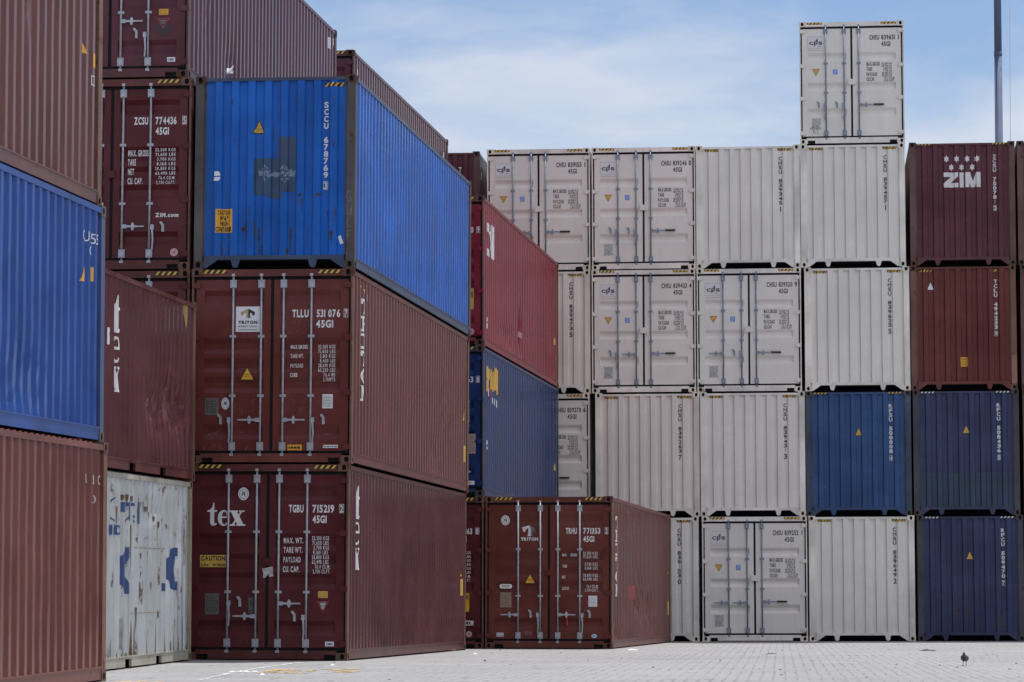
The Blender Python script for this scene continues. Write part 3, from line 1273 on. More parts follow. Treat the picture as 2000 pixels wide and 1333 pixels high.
on_end(A, 'serial_number', Flat().stack('678769', 0.764, 0.068, 1.967, 1.335), WHT)
on_end(A, 'check_digit', boxed(Flat(), '3', 0.728, 0.798, 1.176, 1.302), WHT)
# chalk scrawl on the right post
f = Flat()


def stroke(f, pts, wd=0.008, mat=0):
    for (x0, z0), (x1, z1) in zip(pts, pts[1:]):
        dx, dz = x1 - x0, z1 - z0
        l = math.hypot(dx, dz) or 1
        ox, oz = -dz / l * wd / 2, dx / l * wd / 2
        f.poly([(x0 + ox, z0 + oz), (x0 - ox, z0 - oz), (x1 - ox, z1 - oz), (x1 + ox, z1 + oz)], mat)
    return f


stroke(f, [(1.165, 1.14), (1.11, 1.15), (1.09, 1.06), (1.12, 0.99), (1.165, 1.0), (1.16, 1.05), (1.13, 1.05)])
stroke(f, [(1.10, 0.93), (1.10, 0.82), (1.13, 0.79), (1.155, 0.83), (1.16, 0.93), (1.165, 0.78)])
stroke(f, [(1.11, 0.74), (1.105, 0.62), (1.16, 0.62)])
stroke(f, [(1.105, 0.42), (1.11, 0.56), (1.165, 0.555)])
stroke(f, [(1.11, 0.49), (1.145, 0.49)])
CHALK = plain('chalk', (0.20, 0.20, 0.22), 0.8)
post = [c for c in A['root'].children if c.name.startswith('corner_post')][2]
link('chalk_scrawl', f.mesh('chalk_scrawl', lambda x, z: (x, 0.0045, z)), post, CHALK)


rr = random.Random(19)
RUSTM = plain('rust_streak', (0.055, 0.035, 0.030), 0.85, 0, 0.5, 25)
for (x, z, l, wd) in ((-0.62, 1.95, 0.10, 0.012), (-0.55, 1.88, 0.16, 0.008), (-0.42, 0.75, 0.30, 0.012), (-0.47, 0.62, 0.06, 0.05), (-0.30, 0.70, 0.34, 0.010), (-0.24, 0.62, 0.46, 0.018),
                      (-0.20, 0.35, 0.16, 0.014), (-0.03, 2.15, 0.55, 0.006), (0.07, 2.50, 0.20, 0.008), (0.24, 0.62, 0.40, 0.022), (0.20, 0.30, 0.10, 0.02), (0.42, 1.05, 0.20, 0.014),
                      (0.38, 1.12, 0.05, 0.05), (0.58, 1.12, 0.34, 0.009), (0.67, 1.12, 0.05, 0.06), (0.80, 0.86, 0.18, 0.010), (0.86, 0.56, 0.14, 0.035), (0.92, 0.92, 0.22, 0.012),
                      (-0.80, 0.42, 0.30, 0.012), (-0.92, 0.45, 0.34, 0.010), (-0.70, 0.36, 0.28, 0.008), (0.02, 0.55, 0.24, 0.008), (-0.55, 0.22, 0.16, 0.02), (0.32, 2.58, 0.10, 0.012),
                      (-0.66, 2.55, 0.12, 0.010), (0.88, 1.9, 0.10, 0.016), (-0.38, 0.95, 0.30, 0.006), (0.50, 0.62, 0.30, 0.008)):
    pts = [(x, z)]
    right = []
    for k in range(6):
        t = (k + 1) / 6
        ww = wd * (1 - 0.75 * t) * (0.5 + rr.random())
        jx = x + 0.012 * (rr.random() - 0.5)
        pts.append((jx - ww, z - l * t))
        right.append((jx + ww * 0.8, z - l * t))
    on_end(A, 'rust_streak', Flat().poly([(x - wd * 0.6, z), (x + wd * 0.6, z)] + right + list(reversed(pts[1:]))), RUSTM, 0.0035)


def weights(R, labels, values, mats=WHT, lab_h=0.058, name='weight_table'):
    for (s, x0, x1, z0, z1) in labels:
        on_door(R, 'weight_heading', Flat().text(s, x0, x1, z0, z1, bold=0.025, gap=0.14), mats)
    for (s, x0, x1, z0, z1) in values:
        on_door(R, 'weight_line', Flat().text(s, x0, x1, z0, z1, bold=0.016, gap=0.20, space=0.45), mats)


def serial(R, pre, num, chk, code, zt, xs, mats=WHT, box=True):
    """owner code | number | check digit, size code underneath; xs = x extents"""
    (a, b), (c, d), (e, g_), (h, i) = xs
    z0 = zt - 0.109
    on_door(R, 'owner_code', Flat().text(pre, a, b, z0, zt), mats)
    on_door(R, 'serial_number', Flat().text(num, c, d, z0, zt), mats)
    on_door(R, 'size_code', Flat().text(code, h, i, z0 - 0.155, z0 - 0.048), mats)
    f = Flat()
    if box:
        boxed(f, chk, e, g_, z0 - 0.010, zt + 0.010)
    else:
        f.text(chk, e, g_, z0, zt)
    return on_door(R, 'check_digit', f, mats)


def sticker(R, name, x0, x1, z0, z1, mat, lines=0, ink=None, y=0.047):
    f = Flat()
    f.rect(x0, x1, z0, z1)
    m = [mat, ink or GREYINK]
    o = on_door(R, name, f, m, (x0 + x1) / 2, y)
    if lines:
        g_ = Flat()
        rr = random.Random(int((x0 + z0) * 1e4))
        p = (z1 - z0) * 0.84 / lines
        for k in range(lines):
            zz = z1 - (z1 - z0) * 0.08 - (k + 0.75) * p
            xx = x0 + (x1 - x0) * 0.08
            while xx < x1 - (x1 - x0) * 0.15:
                l = (x1 - x0) * (0.06 + 0.16 * rr.random())
                g_.rect(xx, min(xx + l, x1 - (x1 - x0) * 0.06), zz, zz + p * 0.42)
                xx += l + (x1 - x0) * 0.045
        me = g_.mesh(name + '_print', lambda a, b: (a, y - 0.002, b))
        link('sticker_print', me, R['doors'][1 if x0 + x1 > 0 else -1], m[1])
    return o


def oval(R, cx, cz, rx, rz, mat=WHT2, ink=GREYINK, name='oval_sticker', sgn=None):
    f = Flat()
    f.ell(cx, cz, rx, rz, 0)
    o = on_door(R, name, f, [mat], cx if sgn is None else sgn, 0.047)
    f = Flat()
    f.ring(cx, cz, rx * 0.78, rz * 0.80, rx * 0.10)
    stroke(f, [(cx - rx * 0.32, cz - rz * 0.35), (cx - rx * 0.1, cz + rz * 0.45), (cx + rx * 0.05, cz - rz * 0.2), (cx + rx * 0.3, cz + rz * 0.4)], rx * 0.16)
    stroke(f, [(cx - rx * 0.35, cz + rz * 0.05), (cx + rx * 0.38, cz - rz * 0.1)], rx * 0.16)
    stroke(f, [(cx + rx * 0.28, cz + rz * 0.4), (cx + rx * 0.22, cz - rz * 0.45)], rx * 0.14)
    link('sticker_print', f.mesh('oval_print', lambda a, b: (a, 0.0445, b)), R['doors'][1 if (cx if sgn is None else sgn) > 0 else -1], ink)
    return o


# ---- middle of the central stack
B = put('B', 'russet', 'brown container under the blue one, white square sign and yellow triangle on its left door', front='door', seed=5, amp=0.005,
        dents=[(9.5, 1.5, 0.8, 0.8, 0.02), (8.3, 0.6, 0.9, 0.35, 0.02)], hz=HZD(),
        handles=[(-0.632, 0.652, 'v'), (-0.163, 0.645, 'l'), (0.174, 0.645, 'r'), (0.628, 0.652, 'v')],
        catches=[(-0.775, 0.657), (0.775, 0.655)])
serial(B, 'TLLU', '531 076', '7', '45G1', 2.283, [(0.300, 0.547), (0.669, 1.022), (1.077, 1.141), (0.661, 0.920)])
weights(B, [('MAX.GROSS', 0.284, 0.541, 1.701, 1.757), ('TARE WT.', 0.283, 0.479, 1.565, 1.620), ('PAYLOAD', 0.285, 0.474, 1.423, 1.479), ('CUBE', 0.279, 0.388, 1.284, 1.339)],
        [(s, x, 0.956, 1.704 - 0.0695 * k, 1.757 - 0.0695 * k) for k, (s, x) in enumerate([('32,500 KGS', 0.701), ('71,650 LBS', 0.701), ('3,810 KGS', 0.726),
         ('8,400 LBS', 0.728), ('28,690 KGS', 0.702), ('63,250 LBS', 0.702), ('76.4 M3', 0.780), ('2,700FT3', 0.776)])])
sticker(B, 'logo_sign', -0.550, -0.184, 1.957, 2.333, WHT2)
f = Flat()
f.poly([(-0.475, 2.252), (-0.365, 2.302), (-0.365, 2.255), (-0.428, 2.235), (-0.450, 2.195), (-0.475, 2.21)], 0)
f.poly([(-0.395, 2.255), (-0.365, 2.25), (-0.365, 2.165), (-0.40, 2.165), (-0.39, 2.18)], 0)
f.poly([(-0.362, 2.302), (-0.265, 2.252), (-0.265, 2.21), (-0.292, 2.195), (-0.31, 2.235), (-0.362, 2.25)], 1)
f.poly([(-0.362, 2.25), (-0.335, 2.255), (-0.337, 2.18), (-0.325, 2.165), (-0.362, 2.165)], 1)
f.text('TRITON', -0.512, -0.222, 2.078, 2.122, 1, 0.05).text('INTERNATIONAL', -0.512, -0.222, 2.028, 2.050, 2).rect(-0.512, -0.222, 1.983, 1.992, 2)
on_door(B, 'logo', f, [GOLD, BLK, GREYINK], -0.4, 0.0445)
f, inner = warn_tri(-0.368, 1.232, 0.236, 0.212)
on_door(B, 'warning_sign', f, BLK, -0.4, 0.047)
f = Flat()
f.poly(inner, 0)
f.text('SUPER', -0.412, -0.325, 1.315, 1.325, 1).text('HEAVY', -0.412, -0.325, 1.288, 1.298, 1)
on_door(B, 'warning_panel', f, [YEL2, BLK], -0.4, 0.0445)
sticker(B, 'data_plate', -1.001, -0.797, 0.723, 0.974, GREYP, 9, BLK)
oval(B, -0.694, 0.890, 0.060, 0.088, WHT2, BLUEI)
sticker(B, 'paper_notice', 0.769, 0.924, 0.816, 1.025, WHT2, 8)
sticker(B, 'yellow_label', 0.251, 0.468, 0.196, 0.280, YEL2, 1, BLK)
sticker(B, 'white_label', 0.783, 1.007, 0.232, 0.275, WHT2, 1, BLUEI)
f = Flat()
rr = random.Random(11)
for (x, z, s) in ((0.26, 2.08, 0.06), (0.33, 2.09, 0.06), (0.40, 2.10, 0.06), (0.27, 1.93, 0.05), (0.36, 1.94, 0.05), (0.45, 1.95, 0.05), (-0.95, 0.42, 0.08), (-0.85, 0.44, 0.08),
                  (-0.75, 0.43, 0.08), (-1.0, 0.22, 0.09), (-0.88, 0.23, 0.08), (-0.76, 0.24, 0.08), (-0.45, 0.45, 0.08), (-0.38, 0.22, 0.08), (-0.47, 0.74, 0.08), (0.33, 0.90, 0.09), (0.45, 0.78, 0.1),
                  (0.83, 0.45, 0.08), (0.28, 0.30, 0.07), (-0.27, 0.90, 0.07), (0.78, 0.24, 0.06)):
    p = [(x, z)]
    for k in range(4):
        p.append((x + s * (rr.random() - 0.3), z + s * (rr.random() - 0.4) * 1.4))
    stroke(f, p, 0.006)
on_door(B, 'chalk_scrawl', f.__class__() if False else f, plain('faint_chalk', (0.165, 0.085, 0.08), 0.8), 0.5, 0.0462)


def slab(f, ch, x0, x1, z0, z1, m=0):
    """slab-serif capitals drawn by hand"""
    wd, h = x1 - x0, z1 - z0
    st, sr = wd * 0.24, h * 0.17
    xc = (x0 + x1) / 2
    if ch == 'T':
        f.rect(x0, x1, z1 - sr, z1, m).rect(xc - st / 2, xc + st / 2, z0 + sr, z1 - sr, m).rect(xc - wd * 0.26, xc + wd * 0.26, z0, z0 + sr, m)
        f.rect(x0, x0 + wd * 0.14, z1 - sr * 2, z1 - sr, m).rect(x1 - wd * 0.14, x1, z1 - sr * 2, z1 - sr, m)
    elif ch == 'I':
        f.rect(x0, x1, z1 - sr, z1, m).rect(x0, x1, z0, z0 + sr, m).rect(xc - st / 2, xc + st / 2, z0 + sr, z1 - sr, m)
    elif ch == 'R':
        f.rect(x0 + wd * 0.1, x0 + wd * 0.1 + st, z0, z1, m).rect(x0, x0 + wd * 0.44, z0, z0 + sr, m)
        f.rect(x0, x1 - wd * 0.15, z1 - sr, z1, m).rect(x0 + wd * 0.3, x1 - wd * 0.15, z0 + h * 0.42, z0 + h * 0.42 + sr, m)
        f.rect(x1 - wd * 0.30, x1 - wd * 0.06, z0 + h * 0.48, z1 - sr * 0.5, m)
        f.poly([(xc, z0 + h * 0.42), (xc + st, z0 + h * 0.42), (x1, z0), (x1 - st * 1.2, z0)], m)
    elif ch == 'O':
        n = 20
        for k in range(n):
            a, b_ = 2 * pi * k / n, 2 * pi * (k + 1) / n
            P = lambda t, q: (xc + wd * 0.5 * q[0] * cos(t), (z0 + z1) / 2 + h * 0.5 * q[1] * sin(t))
            f.poly([P(a, (1, 1)), P(b_, (1, 1)), P(b_, (0.5, 0.66)), P(a, (0.5, 0.66))], m)
    elif ch == 'N':
        f.rect(x0 + wd * 0.08, x0 + wd * 0.22, z0, z1, m).rect(x1 - wd * 0.22, x1 - wd * 0.08, z0, z1, m)
        f.poly([(x0, z1), (x0 + wd * 0.32, z1), (x1 - wd * 0.08, z0), (x1 - wd * 0.40, z0)], m)
        f.rect(x0, x0 + wd * 0.34, z0, z0 + sr * 0.8, m).rect(x1 - wd * 0.34, x1, z1 - sr * 0.8, z1, m)
    return f


def stacked_name(R, s0, s1, zt, zb, word, h=0.235):
    f = Flat()
    n = len(word)
    slot = (zt - zb) / n
    for k, ch in enumerate(word):
        slab(f, ch, s0, s1, zt - k * slot - h, zt - k * slot)
    return on_side(R, 'side_lettering', f, WHT)


stacked_name(B, 0.905, 1.185, 2.527, 0.955, 'TRITON')
f = Flat()
f.rect(1.23, 1.31, 2.52, 2.62, 0)
f.poly([(0.67, 2.70), (0.76, 2.70), (0.70, 2.66)], 1).poly([(0.92, 2.67), (1.04, 2.61), (1.04, 2.67)], 1)
on_side(B, 'side_marks', f, [plain('worn_grey_mark', (0.25, 0.2, 0.2), 0.6), YELS])


def side_notices(R, z_tri, z_lab, s=11.62, both=True):
    on_side(R, 'warning_sign', Flat().poly([(s - 0.13, z_tri), (s + 0.10, z_tri), (s - 0.015, z_tri + 0.20)]), YELS)
    if both:
        on_side(R, 'side_notice', Flat().rect(s + 0.02, s + 0.20, z_lab, z_lab + 0.30), YELS)


side_notices(B, 1.30, 0.55)

# ---- bottom of the central stack
C = put('C', 'maroon', 'dark red container at the foot of the blue-topped stack, yellow caution plate on its door', front='door', seed=9, amp=0.003, s0=0.049,
        hz=HZD(), handles=[(-0.566, 0.845, 'v'), (-0.163, 0.646, 'l'), (0.174, 0.835, 'r'), (0.555, 0.640, 'v')], catches=[(-0.413, 0.860), (0.408, 0.650)], lock=True)
serial(C, 'TGBU', '715219', '2', '45G1', 2.287, [(0.317, 0.537), (0.671, 0.995), (1.072, 1.140), (0.673, 0.885)])
VAL8 = ['32,500 KGS', '71,650 LBS', '3,700 KGS', '8,160 LBS', '28,800 KGS', '63,490 LBS', '76.4 CU.M.', '2,700 CU.FT.']
weights(C, [('MAX. WT.', 0.246, 0.537, 1.722, 1.802), ('TARE WT.', 0.245, 0.526, 1.583, 1.664), ('PAYLOAD', 0.245, 0.502, 1.441, 1.521), ('CU. CAP.', 0.238, 0.485, 1.299, 1.380)],
        [(s, 0.668 + d, e, 1.769 - 0.070 * k, 1.825 - 0.070 * k) for k, (s, d, e) in enumerate(zip(VAL8, (0, 0.005, 0.026, 0.02, 0, 0.003, 0.05, 0.018), (0.925, 0.918, 0.925, 0.908, 0.925, 0.918, 0.942, 0.946)))])


def tex_word(f, x0, x1, z0, z1):
    """bold old-style lower case word, with a dot"""
    wd, h = x1 - x0, z1 - z0
    X = lambda u: x0 + wd * u
    Z = lambda v: z0 + h * v
    xh = 0.66
    # t
    f.poly([(X(0.03), Z(0.60)), (X(0.13), Z(0.78)), (X(0.165), Z(1.0)), (X(0.19), Z(1.0)), (X(0.19), Z(0.60))])
    f.poly([(X(0.0), Z(0.60)), (X(0.26), Z(0.60)), (X(0.26), Z(0.68)), (X(0.03), Z(0.68))])
    f.poly([(X(0.085), Z(0.60)), (X(0.085), Z(0.13)), (X(0.115), Z(0.02)), (X(0.17), Z(0.0)), (X(0.23), Z(0.03)), (X(0.265), Z(0.10)), (X(0.235), Z(0.12)), (X(0.20), Z(0.09)), (X(0.19), Z(0.16)), (X(0.19), Z(0.60))])
    # e
    cx, cz, rx, rz = 0.435, 0.335, 0.155, 0.345
    n = 22
    for k in range(n):
        a, b_ = math.radians(0 + 318 * k / n), math.radians(0 + 318 * (k + 1) / n)
        o = lambda t: (X(cx + rx * cos(t)), Z(cz + rz * sin(t)))
        i_ = lambda t: (X(cx + 0.015 + rx * 0.42 * cos(t)), Z(cz + rz * 0.80 * sin(t)))
        f.poly([o(a), o(b_), i_(b_), i_(a)])
    f.rect(X(0.33), X(0.585), Z(0.335), Z(0.41))
    # x
    f.poly([(X(0.60), Z(xh)), (X(0.76), Z(xh)), (X(0.96), Z(0.0)), (X(0.80), Z(0.0))])
    f.poly([(X(0.885), Z(xh)), (X(0.93), Z(xh)), (X(0.675), Z(0.0)), (X(0.625), Z(0.0))])
    f.rect(X(0.585), X(0.80), Z(xh - 0.06), Z(xh)).rect(X(0.83), X(0.97), Z(xh - 0.06), Z(xh)).rect(X(0.59), X(0.73), Z(0), Z(0.06)).rect(X(0.76), X(0.98), Z(0), Z(0.06))
    f.ell(X(0.985), Z(0.03), wd * 0.012, wd * 0.012)
    return f


f = Flat()
tex_word(f, -0.917, -0.331, 1.975, 2.317)
on_door(C, 'logo', f, WHT, -0.5, 0.0470)
oval(C, -0.368, 2.448, 0.081, 0.095)
sticker(C, 'caution_plate', -1.018, -0.614, 1.356, 1.552, YEL)
f = Flat()
f.text('CAUTION', -0.995, -0.632, 1.463, 1.530).text('2,9m', -0.998, -0.885, 1.380, 1.418).text("9'6\"", -0.82, -0.765, 1.380, 1.418).text('HIGH', -0.752, -0.632, 1.380, 1.418)
f.frame(-1.018, -0.614, 1.356, 1.552, 0.007)
on_door(C, 'caution_lettering', f, BLK, -0.5, 0.0445)
f = Flat()
f.poly([(-0.075, 1.345), (0.085, 1.376), (0.094, 1.235), (0.03, 1.225), (0.02, 1.27), (-0.02, 1.212), (-0.06, 1.21), (-0.055, 1.27)])
on_door(C, 'torn_sticker', f, plain('torn_white_paper', (0.40, 0.39, 0.42), 0.7, 0, 0.45, 20), 0.1, 0.0440)
sticker(C, 'data_plate', -0.924, -0.719, 0.670, 0.975, GREYP, 12, BLK)
sticker(C, 'scraped_sticker', -0.276, -0.203, 0.692, 0.922, plain('scraped_grey', (0.08, 0.07, 0.075), 0.6, 0, 0.6, 30))
sticker(C, 'yellow_label', 0.769, 0.913, 0.920, 1.017, YEL, 3, plain('brown_print', (0.30, 0.19, 0.05), 0.6))
f = Flat()
f.poly([(0.745, 0.872), (0.933, 0.872), (0.842, 0.711)], 0)
f.poly([(0.762, 0.862), (0.918, 0.862), (0.842, 0.728)], 1)
for k in range(5):
    zz = 0.838 - 0.02 * k
    hw_ = 0.048 - 0.008 * k
    f.rect(0.842 - hw_, 0.842 + hw_, zz, zz + 0.009, 2)
for i_, m_ in enumerate((RED, BLK, GREYINK)):
    pass
o = on_door(C, 'warning_label', f, [RED, BLK, WHT2], 0.8, 0.047)
sticker(C, 'maker_label', 0.880, 1.012, 0.211, 0.280, WHT2)
f = Flat().text('CIMC', 0.895, 0.997, 0.228, 0.263)
on_door(C, 'maker_lettering', f, BLUEI, 0.9, 0.0445)
f = Flat()
# stacked t, e, x on the long side
tf = Flat()
tex_word(tf, 0.0, 1.0, 0.0, 1.0)


def stacked_tex(R, s_left, zt, cell, hh, ww):
    f = Flat()
    full = Flat()
    tex_word(full, 0, 1, 0, 1)
    for k, (a, b_) in enumerate(((0.0, 0.27), (0.275, 0.592), (0.58, 0.981))):
        off = zt - (k + 1) * cell
        for face in full.f:
            pts = [full.v[i] for i in face]
            mx_ = sum(p[0] for p in pts) / len(pts)
            if a <= mx_ < b_ and (k < 2 or mx_ < 0.98):
                f.poly([(s_left + (p[0] - a) / (b_ - a) * ww, off + p[1] * hh) for p in pts])
    return on_side(R, 'side_lettering', f, WHT)


stacked_tex(C, 0.703, 2.475, 0.378, 0.50, 0.272)
side_notices(C, 1.35, 1.0)

# ================================================================== lone container and the stack behind it
D = put('D', 'brick', 'red-brown container standing alone on the ground at the centre, nothing stacked on it', front='door', seed=12, amp=0.004, s0=0.017,
        dents=[(5.2, 0.9, 0.9, 0.45, 0.055), (7.3, 0.8, 0.8, 0.4, 0.045), (0.6, 0.35, 0.4, 0.15, 0.03)], hz=HZD(), lock=True,
        handles=[(-0.588, 0.646, 'l'), (-0.210, 0.655, 'v'), (0.174, 0.648, 'r'), (0.640, 0.650, 'v')], catches=[(-0.36, 0.665), (0.772, 0.665)])
serial(D, 'TRHU', '771353', '2', '45G1', 2.294, [(0.324, 0.538), (0.659, 0.985), (1.072, 1.136), (0.659, 0.870)])
VALD = ['32,500 KGS.', '71,650 LBS.', '3,700 KGS.', '8,160 LBS.', '28,800 KGS.', '63,490 LBS.', '76.4 CU.M.', '2,700 CU.FT.']
weights(D, [('MAX.', 0.258, 0.345, 1.755, 1.807), ('GROSS', 0.415, 0.538, 1.755, 1.807), ('TARE', 0.258, 0.347, 1.540, 1.597), ('NET', 0.252, 0.322, 1.334, 1.386), ('CU.CAP.', 0.256, 0.394, 1.120, 1.175)],
        [(s, 0.659 + d, 0.948, z, z + 0.055) for s, d, z in zip(VALD, (0, 0, 0.03, 0.03, 0, 0, 0.065, 0.03), (1.787, 1.718, 1.577, 1.506, 1.368, 1.296, 1.158, 1.087))])
oval(D, -0.837, 2.440, 0.084, 0.096)
f = Flat()
f.poly([(-0.514, 2.305), (-0.375, 2.343), (-0.345, 2.27), (-0.40, 2.29), (-0.44, 2.27), (-0.46, 2.215), (-0.50, 2.235)], 0)
f.poly([(-0.395, 2.285), (-0.345, 2.27), (-0.345, 2.137), (-0.42, 2.137), (-0.40, 2.155)], 0)
f.poly([(-0.375, 2.343), (-0.280, 2.295), (-0.267, 2.225), (-0.30, 2.20), (-0.315, 2.255), (-0.345, 2.27)], 1)
f.poly([(-0.345, 2.27), (-0.318, 2.25), (-0.318, 2.155), (-0.30, 2.137), (-0.345, 2.137)], 1)
f.text('TRITON', -0.537, -0.209, 2.055, 2.113, 0, 0.06)
on_door(D, 'logo', f, [WHT, plain('logo_grey', (0.13, 0.15, 0.17), 0.5)], -0.4, 0.047)
f, inner = warn_tri(-0.362, 1.233, 0.223, 0.201)
on_door(D, 'warning_sign', f, BLK, -0.4, 0.047)
f = Flat()
f.poly(inner, 0)
f.text('SUPER', -0.402, -0.322, 1.312, 1.321, 1).text('HEAVY', -0.402, -0.322, 1.287, 1.296, 1)
on_door(D, 'warning_panel', f, [YEL2, BLK], -0.4, 0.0445)
f = Flat()
f.rect(-0.905, -0.745, 1.141, 1.227).ell(-0.905, 1.184, 0.040, 0.043).ell(-0.745, 1.184, 0.040, 0.043)
on_door(D, 'oval_label', f, WHT2, -0.8, 0.047)
f = Flat().rect(-0.905, -0.745, 1.190, 1.202).rect(-0.895, -0.76, 1.165, 1.175)
on_door(D, 'sticker_print', f, GREYINK, -0.8, 0.0445)
sticker(D, 'data_plate', -0.931, -0.720, 0.786, 1.067, TAN, 11, plain('tan_print', (0.16, 0.12, 0.09), 0.6))
sticker(D, 'paper_notice', 0.758, 0.925, 0.801, 1.007, WHT2, 7, plain('pale_blue_print', (0.35, 0.38, 0.48), 0.6))
sticker(D, 'white_label', -1.002, -0.866, 0.230, 0.302, WHT2, 2)
sticker(D, 'faded_label', -0.466, -0.316, 0.255, 0.341, PURP)
f = Flat().ell(0.868, 0.246, 0.052, 0.037, 0).ell(0.868, 0.246, 0.042, 0.024, 1)
on_door(D, 'oval_label', f, [WHT2, SKYB], 0.8, 0.047)
mbs = MB()
mbs.cyl((0.354, 0.012, 0.43), (0.354, 0.012, 0.51), 0.022, 0.014, 8)
mbs.box(0.346, 0.362, 0.004, 0.020, 0.50, 0.60)
link('door_seal', mbs.mesh('door_seal'), D['doors'][1], RED)
stacked_name(D, 0.805, 1.085, 2.536, 0.975, 'TRITON')
f = Flat()
f.rect(3.3, 4.4, 0.95, 1.22)
on_side(D, 'repaint_patch', f, plain('red_repaint', (0.26, 0.035, 0.030), 0.5, 0, 0.25, 3))
side_notices(D, 1.55, 0.62, 11.6)

E = put('E', 'crimson', 'bright crimson container on top of the navy one, white lettering fragments on its long side', front='door', seed=15, amp=0.003,
        dents=[(5.5, 0.75, 0.22, 0.35, 0.10), (3.5, 0.45, 1.2, 0.2, 0.03)], hz=HZD(), handles=[(0.174, 0.65, 'r'), (0.63, 0.65, 'v')])
serial(E, 'HLXU', '842910', '9', '45G1', 2.29, [(0.317, 0.537), (0.671, 1.012), (1.072, 1.140), (0.673, 0.885)])
sticker(E, 'caution_plate', 0.62, 1.02, 0.70, 1.10, YEL)
f = Flat().text('CAUTION', 0.64, 1.00, 0.93, 1.06)
on_door(E, 'caution_lettering', f, BLK, 0.8, 0.0445)
oval(E, 0.972, 0.27, 0.058, 0.058, plain('pinkish_white_sticker', (0.58, 0.46, 0.48), 0.5), RED, 'round_sticker')
for p in ([(0.64, 2.27), (0.93, 2.27), (0.93, 2.44), (0.64, 2.44)], [(0.92, 2.28), (1.26, 2.46), (1.20, 2.02), (1.0, 2.06)], [(1.20, 1.80), (1.52, 1.80), (1.52, 2.46), (1.20, 2.46)],
          [(0.64, 1.80), (0.93, 1.80), (0.93, 1.94), (0.64, 1.94)], [(0.98, 1.95), (1.21, 1.95), (1.21, 2.03), (0.98, 2.03)], [(0.52, 0.52), (0.66, 0.60), (0.66, 0.51)],
          [(0.50, 0.38), (0.66, 0.38), (0.66, 0.48), (0.56, 0.50)]):
    on_side(E, 'side_lettering', Flat().poly(p), WHT)
f = Flat().rect(5.28, 5.75, 0.60, 0.72)
on_side(E, 'side_notice', f, plain('pink_scuff', (0.35, 0.18, 0.19), 0.6))
side_notices(E, 0.95, 0.40, 11.55)

F = put('F', 'navy', 'navy blue container beneath the crimson one, orange lettering on its long side', front='door', seed=17, amp=0.002,
        hz=HZD(), handles=[(0.63, 0.65, 'v')])
serial(F, 'TCNU', '471163', '8', '45G1', 2.30, [(0.317, 0.537), (0.671, 1.012), (1.065, 1.140), (0.673, 0.885)])
weights(F, [], [(s, 0.66, 0.94, 1.80 - 0.075 * k, 1.85 - 0.075 * k) for k, s in enumerate(VAL8)])
sticker(F, 'data_plate', 0.70, 1.06, 0.82, 1.20, plain('pinkish_data_plate', (0.34, 0.25, 0.22), 0.5, 0.1, 0.2, 20), 10)
f = Flat().poly([(0.62, 0.42), (0.85, 0.55), (0.98, 0.47), (0.80, 0.42)])
on_door(F, 'torn_sticker', f, plain('torn_grey_sticker', (0.33, 0.34, 0.38), 0.6), 0.8, 0.047)
sticker(F, 'maker_label', 0.80, 1.04, 0.225, 0.30, WHT2)
f = Flat().text('CXIC', 0.86, 0.98, 0.245, 0.28)
on_door(F, 'maker_lettering', f, RED, 0.9, 0.0445)
f = Flat()
f.poly([(0.50, 2.10), (0.66, 2.30), (0.50, 2.36), (0.52, 2.52), (0.66, 2.55), (0.80, 2.44), (0.95, 2.52), (0.94, 2.30), (0.80, 2.28), (0.95, 2.10), (0.80, 2.12), (0.66, 2.05)])
f.poly([(0.97, 2.10), (0.97, 2.42), (1.22, 2.52), (1.24, 2.20), (1.36, 2.14), (1.36, 2.48), (1.50, 2.50), (1.52, 2.12), (1.36, 2.06), (1.20, 2.14)])
f.poly([(1.53, 2.52), (1.80, 2.60), (2.08, 2.56), (2.08, 2.10), (1.93, 2.02), (1.80, 2.16), (1.65, 2.10), (1.53, 2.16)])
on_side(F, 'side_lettering', f, plain('orange_marking', (0.60, 0.34, 0.035), 0.5))
f = Flat()
f.rect(0.68, 0.92, 1.97, 2.09, 0).poly([(0.95, 2.12), (1.22, 2.10), (1.20, 1.90), (1.05, 1.93)], 1).rect(1.24, 1.48, 1.86, 1.97, 0).rect(1.55, 1.76, 1.84, 1.98, 0).rect(1.82, 2.04, 1.82, 1.96, 0)
on_side(F, 'side_lettering', f, [WHT, RED])
f = Flat().poly([(0.47, 0.93), (0.66, 0.93), (0.66, 0.98), (0.52, 1.0)]).poly([(0.50, 1.05), (0.66, 1.02), (0.66, 1.10), (0.55, 1.10)])
on_side(F, 'side_notice', f, WHT)
side_notices(F, 0.98, 0.5, 11.55, False)

G = put('G', 'maroon', 'dark red container on the ground behind the lone one, only its right door edge showing', front='door', hz=HZD(),
        handles=[(0.63, 0.65, 'v')])
serial(G, 'ZCSU', '764363', '8', '45G1', 2.29, [(0.317, 0.537), (0.671, 0.995), (1.055, 1.130), (0.673, 0.885)])
weights(G, [], [(s, 0.66, 0.965, 1.80 - 0.075 * k, 1.85 - 0.075 * k) for k, s in enumerate(VAL8)])
sticker(G, 'caution_plate', 0.62, 0.94, 0.70, 1.05, YEL2)
f = Flat().text('CAUTION', 0.64, 0.92, 0.93, 1.03)
on_door(G, 'caution_lettering', f, BLK, 0.8, 0.0445)
f = Flat().text('ZIM.COM', 0.72, 1.02, 0.44, 0.54)
on_door(G, 'web_address', f, WHT, 0.8)
oval(G, 0.935, 0.275, 0.058, 0.056, plain('pinkish_white_sticker', (0.58, 0.46, 0.48), 0.5), RED, 'round_sticker')

